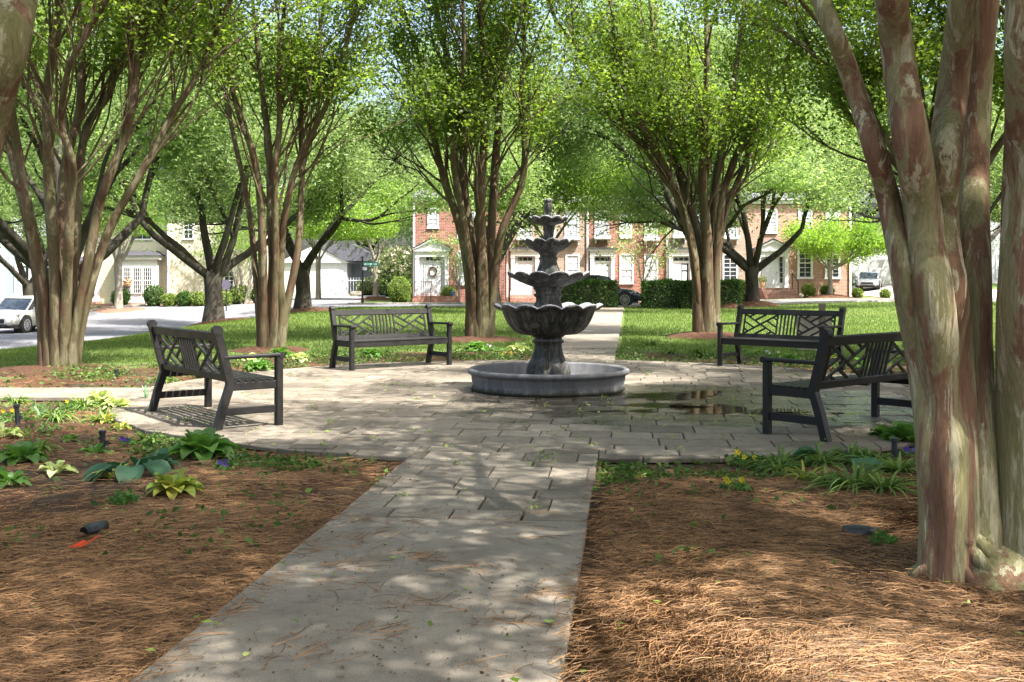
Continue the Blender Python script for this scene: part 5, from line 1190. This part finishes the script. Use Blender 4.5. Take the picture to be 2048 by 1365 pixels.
plant('hosta', 600, 722, .3, 'white edged hosta beyond the left front bench arm', 19, 'hosta_pale', 20, HG_); plant('hosta', 515, 738, .34, 'green hosta seen through the left front bench arm', 20, 'hosta', 30, HG_)
plant('broad_hosta', 488, 716, .5, 'grey leaved hosta at the foot of the slender pale myrtle', 21, 'hosta_pale', 9, HG_); plant('hosta', 560, 712, .36, 'green hosta right of the slender pale myrtle base', 22, 'hosta', 30, HG_)
plant('hosta', 742, 712, .32, 'green hosta under the left rear bench', 23, 'hosta', 30, HG_); plant('hosta', 952, 700, .4, 'bright green leafy clump at the foot of the myrtle left of the fountain', 24, 'hosta', 34, HG_)
plant('hosta', 1038, 700, .34, 'pale hosta behind the fountain basin', 25, 'hosta_pale', 22, HG_); plant('pansy', 990, 706, .2, 'white flowers between the myrtle and the fountain', 26, 'white_petal', 320, PG); plant('pansy', 1012, 716, .16, 'yellow flowers at the patio edge left of the fountain', 27, 'yellow', 260, PG)
plant('lily_turf', 1400, 712, .5, 'long flopping lily turf right of the far path', 28, 'blade', 120, LG); plant('lily_turf', 1300, 690, .45, 'grassy clump at the corner of the far path', 29, 'blade', 110, LG); plant('lily_turf', 1345, 705, .4, 'grassy clump between the far path and the right rear bench', 30, 'blade', 90, LG)
plant('hosta', 1580, 722, .28, 'green clump under the right rear bench', 31, 'hosta', 30, HG_); plant('hosta', 1655, 722, .28, 'pale clump right of the one under the right rear bench', 32, 'hosta_yellow', 24, HG_); plant('pansy', 1545, 716, .16, 'white pansies under the right rear bench', 33, 'white_petal', 260, PG)
plant('hosta', 1725, 735, .3, 'green clump seen through the right front bench back', 34, 'hosta', 26, HG_)
plant('lily_turf', 1712, 975, .5, 'largest lily turf clump left of the foreground tree', 35, 'blade', 70, LG); plant('lily_turf', 1610, 955, .26, 'small yellowish lily turf in front of the larger clumps', 36, 'hosta_yellow', 20, LG)
for i, (px, py, s_, lb) in enumerate([(1560, 940, .2, 'short tuft in front of the flattened clumps on the right'), (1660, 965, .34, 'arching strappy clump between the two front right ones'), (1770, 985, .36, 'arching strappy clump nearest the foreground tree base'), (1560, 925, .36, 'flattened strappy clump near the patio corner'), (1640, 925, .42, 'flattened strappy clump below the right front bench leg'), (1740, 925, .42, 'flattened strappy clump in front of the right path light'), (1800, 940, .4, 'flattened strappy clump touching the foreground tree'), (1700, 905, .36, 'flattened strappy clump behind the blue green leaves')]):
    o = plant('lily_turf', px, py, s_, lb, 40 + i, 'blade', 70, LG)
    o.scale = (1.15, 1, .75)
plant('broad_hosta', 1672, 925, .62, 'blue green broad leaves rising by the right front bench leg', 50, 'hosta_blue', 5, HG_)
plant('hosta', 1810, 880, .34, 'dark green broad hosta left of the foreground tree', 51, 'hosta', 30, HG_); plant('hosta', 1770, 870, .24, 'smaller dark green hosta beside the right path light', 52, 'hosta', 22, HG_)
plant('pansy', 1820, 905, .07, 'purple pansies against the foreground tree', 53, 'purple', 120, PG); plant('pansy', 1468, 975, .09, 'yellow pansies in the mulch right of the path', 54, 'yellow', 220, PG); plant('pansy', 1492, 920, .1, 'yellow pansies at the patio edge on the right', 55, 'yellow', 200, PG)
plant('pansy', 250, 1005, .08, 'low dark green seedlings in front of the floppy hosta', 56, 'hosta', 260, PG); plant('pansy', 1765, 1083, .06, 'small green seedlings beside the flat black light cover', 57, 'hosta', 90, PG)

for i, (k_, px, py, s_, m_, n_, lb) in enumerate([
    ('lily_turf', 300, 880, .24, 'blade', 40, 'dark grassy tuft between the path light and the bright hosta'), ('hosta', 318, 925, .22, 'hosta_blue', 12, 'dull blue green hosta right of the broad leaved one'),
    ('lily_turf', 228, 950, .28, 'hosta_yellow', 22, 'yellowed fallen strap leaves under the broad leaved hosta'), ('lily_turf', 75, 905, .28, 'blade', 50, 'dark grassy tuft behind the yellowing hosta'),
    ('hosta', 140, 880, .13, 'hosta', 16, 'tiny green hosta in the middle of the left bed'), ('lily_turf', 205, 835, .3, 'blade', 50, 'dark grassy tuft in front of the cream hosta'),
    ('hosta', 215, 838, .16, 'hosta_yellow', 12, 'small yellow leaved hosta in front of the cream one'), ('lily_turf', 30, 800, .3, 'blade', 50, 'grassy tuft at the left end of the side path'),
    ('lily_turf', 330, 760, .3, 'blade', 60, 'low dark tuft behind the left front bench legs'), ('hosta', 20, 960, .2, 'hosta', 18, 'dark green hosta lowest at the left edge')]):
    plant(k_, px, py, s_, lb, 80 + i, m_, n_, LG if k_ == 'lily_turf' else HG_)
# ------------------------------------------------------------------ loose cover: straw, litter, grass, ground cover, joint weeds
def ground_pts(n, y0, y1, xr, cond, r):
    out = []
    while len(out) < n:
        y_ = math.exp(r.uniform(math.log(y0), math.log(y1))) ; x_ = r.uniform(-xr(y_), xr(y_))
        if cond(x_, y_): out.append((x_, y_))
    return np.array(out)
def pathd(x, y): return abs((x - CEN.x) * rdir.x + (y - CEN.y) * rdir.y)
def offpave(x, y, m=0.0): return pathd(x, y) > .74 + m and math.hypot(x - CEN.x, y - CEN.y) > PR + .05 + m and not (12.3 < y < 13.6 and x < -3.9)
from mathutils import noise as mn
def straw():
    r = random.Random(8)
    def cond(x, y):
        if y > 17.5: return False
        if not offpave(x, y, .05 - .17 * r.random() ** 6): return False
        if y > 7.6 and r.random() < (.55 if y < 8.6 else .78): return False
        k = mn.noise(Vector((x * .8, y * .8, 0))) + (0.25 if y < 6.4 else 0)
        return r.random() < (.95 if k > 0.02 else (.3 if k > -.25 else .1))
    pts = ground_pts(105000, 3.2, 17, lambda y: y * .5 + .3, cond, r)
    ex = []
    for k in range(26):   # drifts on the path
        s = r.uniform(-9.6, -6.9); t = r.uniform(-.6, .65); c = axp(s, t); m_ = r.randint(4, 38)
        ex += [(c.x + r.gauss(0, .09), c.y + r.gauss(0, .06)) for _ in range(m_)]
    ex = np.array(ex); np_ = len(pts); pts = np.concatenate([pts, ex]); n = len(pts)
    z = np.array([max(gz(a, b), .0065) if not offpave(a, b) else gz(a, b) for a, b in pts]); z[np_:] += .002
    q = np.random.default_rng(5); ang = q.normal(0, 1.0, n) + .25 + np.array([mn.noise(Vector((a * .9, b * .9, 5))) * 2.4 for a, b in pts]); L = q.uniform(.06, .17, n); cur = q.normal(0, .9, n)
    wd = q.uniform(.0006, .0012, n); lift = np.abs(q.normal(0, .012, n)) + .002; lift[np_:] *= .4; pit = q.normal(0, .12, n); pit[np_:] *= .2
    V = []
    P0 = np.stack([pts[:, 0], pts[:, 1], z + lift], 1); P_prev = P0
    quads = []
    for sgm in range(3):
        a0 = ang + cur * (sgm - 1) * .35
        d = np.stack([np.cos(a0), np.sin(a0), pit * (1 - sgm)], 1); Pn = P_prev + d * (L / 3)[:, None]
        sd_ = np.stack([-np.sin(a0), np.cos(a0), np.full(n, .8)], 1) * wd[:, None]
        quads.append(np.stack([P_prev - sd_, Pn - sd_, Pn + sd_, P_prev + sd_], 1)); P_prev = Pn
    # share verts per needle so each needle is one island
    me_v = np.stack([quads[0][:, 0], quads[0][:, 3], quads[0][:, 1], quads[0][:, 2], quads[1][:, 1], quads[1][:, 2], quads[2][:, 1], quads[2][:, 2]], 1)
    idx = np.arange(n)[:, None] * 8; fa = np.concatenate([idx + np.array([0, 2, 3, 1]), idx + np.array([2, 4, 5, 3]), idx + np.array([4, 6, 7, 5])], 0)
    me = bpy.data.meshes.new('pine_straw'); me.vertices.add(n * 8); me.vertices.foreach_set('co', me_v.reshape(-1).astype(np.float32))
    me.loops.add(len(fa) * 4); me.loops.foreach_set('vertex_index', fa.reshape(-1).astype(np.int32)); me.polygons.add(len(fa)); me.polygons.foreach_set('loop_start', np.arange(0, len(fa) * 4, 4, dtype=np.int32)); me.polygons.foreach_set('loop_total', np.full(len(fa), 4, dtype=np.int32)); me.update(calc_edges=True)
    me.materials.append(M['straw']); o = bpy.data.objects.new('pine_straw', me); C.objects.link(o); tag(o, 'loose brown pine needles covering the beds', 'pine straw', None, 'stuff')
straw()
def litter(name, n, mat, L, cond, y1, label, cat, lift=.012, ratio=.55, seed=3, y0=3.2, flat=.85):
    r = random.Random(seed); pts = ground_pts(n, y0, y1, lambda y: y * .52 + .3, cond, r)
    ctr = np.array([(a, b, (max(gz(a, b), .006) if not offpave(a, b, .05) else gz(a, b)) + lift) for a, b in pts])
    o = quads_obj(name, leaf_quads(ctr, L, L * ratio, flat, np.random.default_rng(seed)), M[mat]); tag(o, label, cat, None, 'stuff')
litter('leaf_litter', 330, 'litter', .042, lambda x, y: True, 14, 'scattered fallen green and yellow leaves', 'leaf litter', .016)
litter('bark_litter', 5000, 'brown_litter', .03, lambda x, y: offpave(x, y), 17, 'brown bark and leaf crumbs on the beds', 'bark litter', .012, .5, 4)
litter('blossom_litter', 2600, 'brown_litter', .014, lambda x, y: not offpave(x, y) and mn.noise(Vector((x, y, 1))) > -.15, 20, 'tiny dry debris on the pavers', 'debris', .006, .7, 6)
# low green cover along the back of the patio and at its edges
def cover():
    r = random.Random(12)
    def cond(x, y):
        D = math.hypot(x - CEN.x, y - CEN.y); k = mn.noise(Vector((x * .9, y * .9, 3)))
        if not offpave(x, y, .0): return False
        if y > 14.5: return D < 7.7 and r.random() < (.62 if k > .0 else .08)
        if D < 5.9 and y > 7: return r.random() < (.3 if k > .1 else .04)
        if x < -2 and y > 7.5: return r.random() < (.09 if k > .15 else .005)
        return r.random() < (.02 if k > .2 else 0.0012)
    pts = ground_pts(19000, 5.2, 21, lambda y: y * .52, cond, r)
    ctr = np.array([(a, b, gz(a, b) + abs(r.gauss(0, .05)) * (1.2 if b > 14 else .45) + .008) for a, b in pts])
    M['cover'] = leafmat('cover', (0.03, 0.07, 0.015), (0.12, 0.19, 0.045), (1.6, 1.8, 1.0), 0.3, 0.05, 1.2)
    o = quads_obj('ground_cover', leaf_quads(ctr, .05, .028, .5, np.random.default_rng(9)), M['cover']); tag(o, 'low mixed green ground cover edging the patio', 'ground cover', None, 'stuff')
cover()
def weeds():
    r = random.Random(15); ctr = []
    for k in range(130):
        y_ = math.exp(r.uniform(math.log(6.3), math.log(16))); x_ = r.uniform(-3.5, 4.2)
        if offpave(x_, y_) or math.hypot(x_ - .45, y_ - 13.3) < 1.1: continue
        for j in range(r.randint(5, 22)): ctr.append((x_ + r.gauss(0, .025), y_ + r.gauss(0, .03), .012 + abs(r.gauss(0, .016))))
    o = quads_obj('joint_weeds', leaf_quads(np.array(ctr), .022, .011, .3), M['litter']); tag(o, 'small weeds sprouting from the paver joints', 'weeds', None, 'stuff')
weeds()
def grass():
    q = np.random.default_rng(17); n = 230000
    y_ = np.exp(q.uniform(np.log(15.5), np.log(54), n)); x_ = q.uniform(-1, 1, n) * y_ * .52
    D = np.hypot(x_ - CEN.x, y_ - CEN.y); pd = np.abs((x_ - CEN.x) * rdir.x + (y_ - CEN.y) * rdir.y)
    nearx = np.interp(y_, [p_[1] for p_ in NEAR], [p_[0] for p_ in NEAR])
    ok = (D > 7.9 + .5 * np.sin(x_ * 2.1) * np.sin(y_ * 1.7) + q.normal(0, .25, n)) & (pd > .8) & (x_ > nearx + .25) & (y_ < 53.5)
    for (tx, ty, tr_) in [(-11.7, 42, 1.5), (-9.3, 47.6, 1.6), (11.9, 53, 1.5), (-12.6, 29.8, 1.5), (-.8, 24.6, 1.0), (4.75, 26, 1.15), (-4.7, 20.8, .8)]: ok &= np.hypot(x_ - tx, y_ - ty) > tr_
    x_, y_ = x_[ok], y_[ok]; n = len(x_); near = np.exp(-((x_ / 14) ** 2 + ((y_ - 8) / 14) ** 2)); z = hgt(x_, y_) + .03 * near - .05
    a = q.uniform(0, 2 * pi, n); s = y_ / 20; h = q.uniform(.035, .075, n) * np.clip(s, 1, 1.5); w_ = .004 * np.clip(s, 1, 3) + .002; t = q.normal(0, .35, (n, 2))
    base = np.stack([x_, y_, z], 1); sd_ = np.stack([np.cos(a) * w_, np.sin(a) * w_, np.zeros(n)], 1); tip = base + np.stack([t[:, 0] * h, t[:, 1] * h, h], 1)
    o = quads_obj('lawn_grass', np.stack([base - sd_, base + sd_, tip], 1), M['grass'], k=3); tag(o, 'short green lawn grass beyond the patio', 'grass', None, 'stuff')
grass()
def twigs():
    r = random.Random(21)
    for (px, py, a, L, lb) in [(1540, 990, .35, .35, 'thin bare twig by the yellow pansies'), (330, 960, -.9, .3, 'thin bare twig leaning on the floppy hosta')]:
        g = G(px, py); mb = MB(); d = Vector((cos(a), sin(a), 0)); pts = [Vector((0, 0, .015))]
        for i in range(6): d = dirjit(d, .25, r); d.z *= .2; pts.append(pts[-1] + d * (L / 6))
        mb.tube(pts, [.004, .004, .0035, .003, .003, .002, .001], 5); o = mb.build('twig', M['oak_bark']); o.location = (g.x, g.y, max(gz(g.x, g.y), .004)); tag(o, lb, 'twig')
twigs()
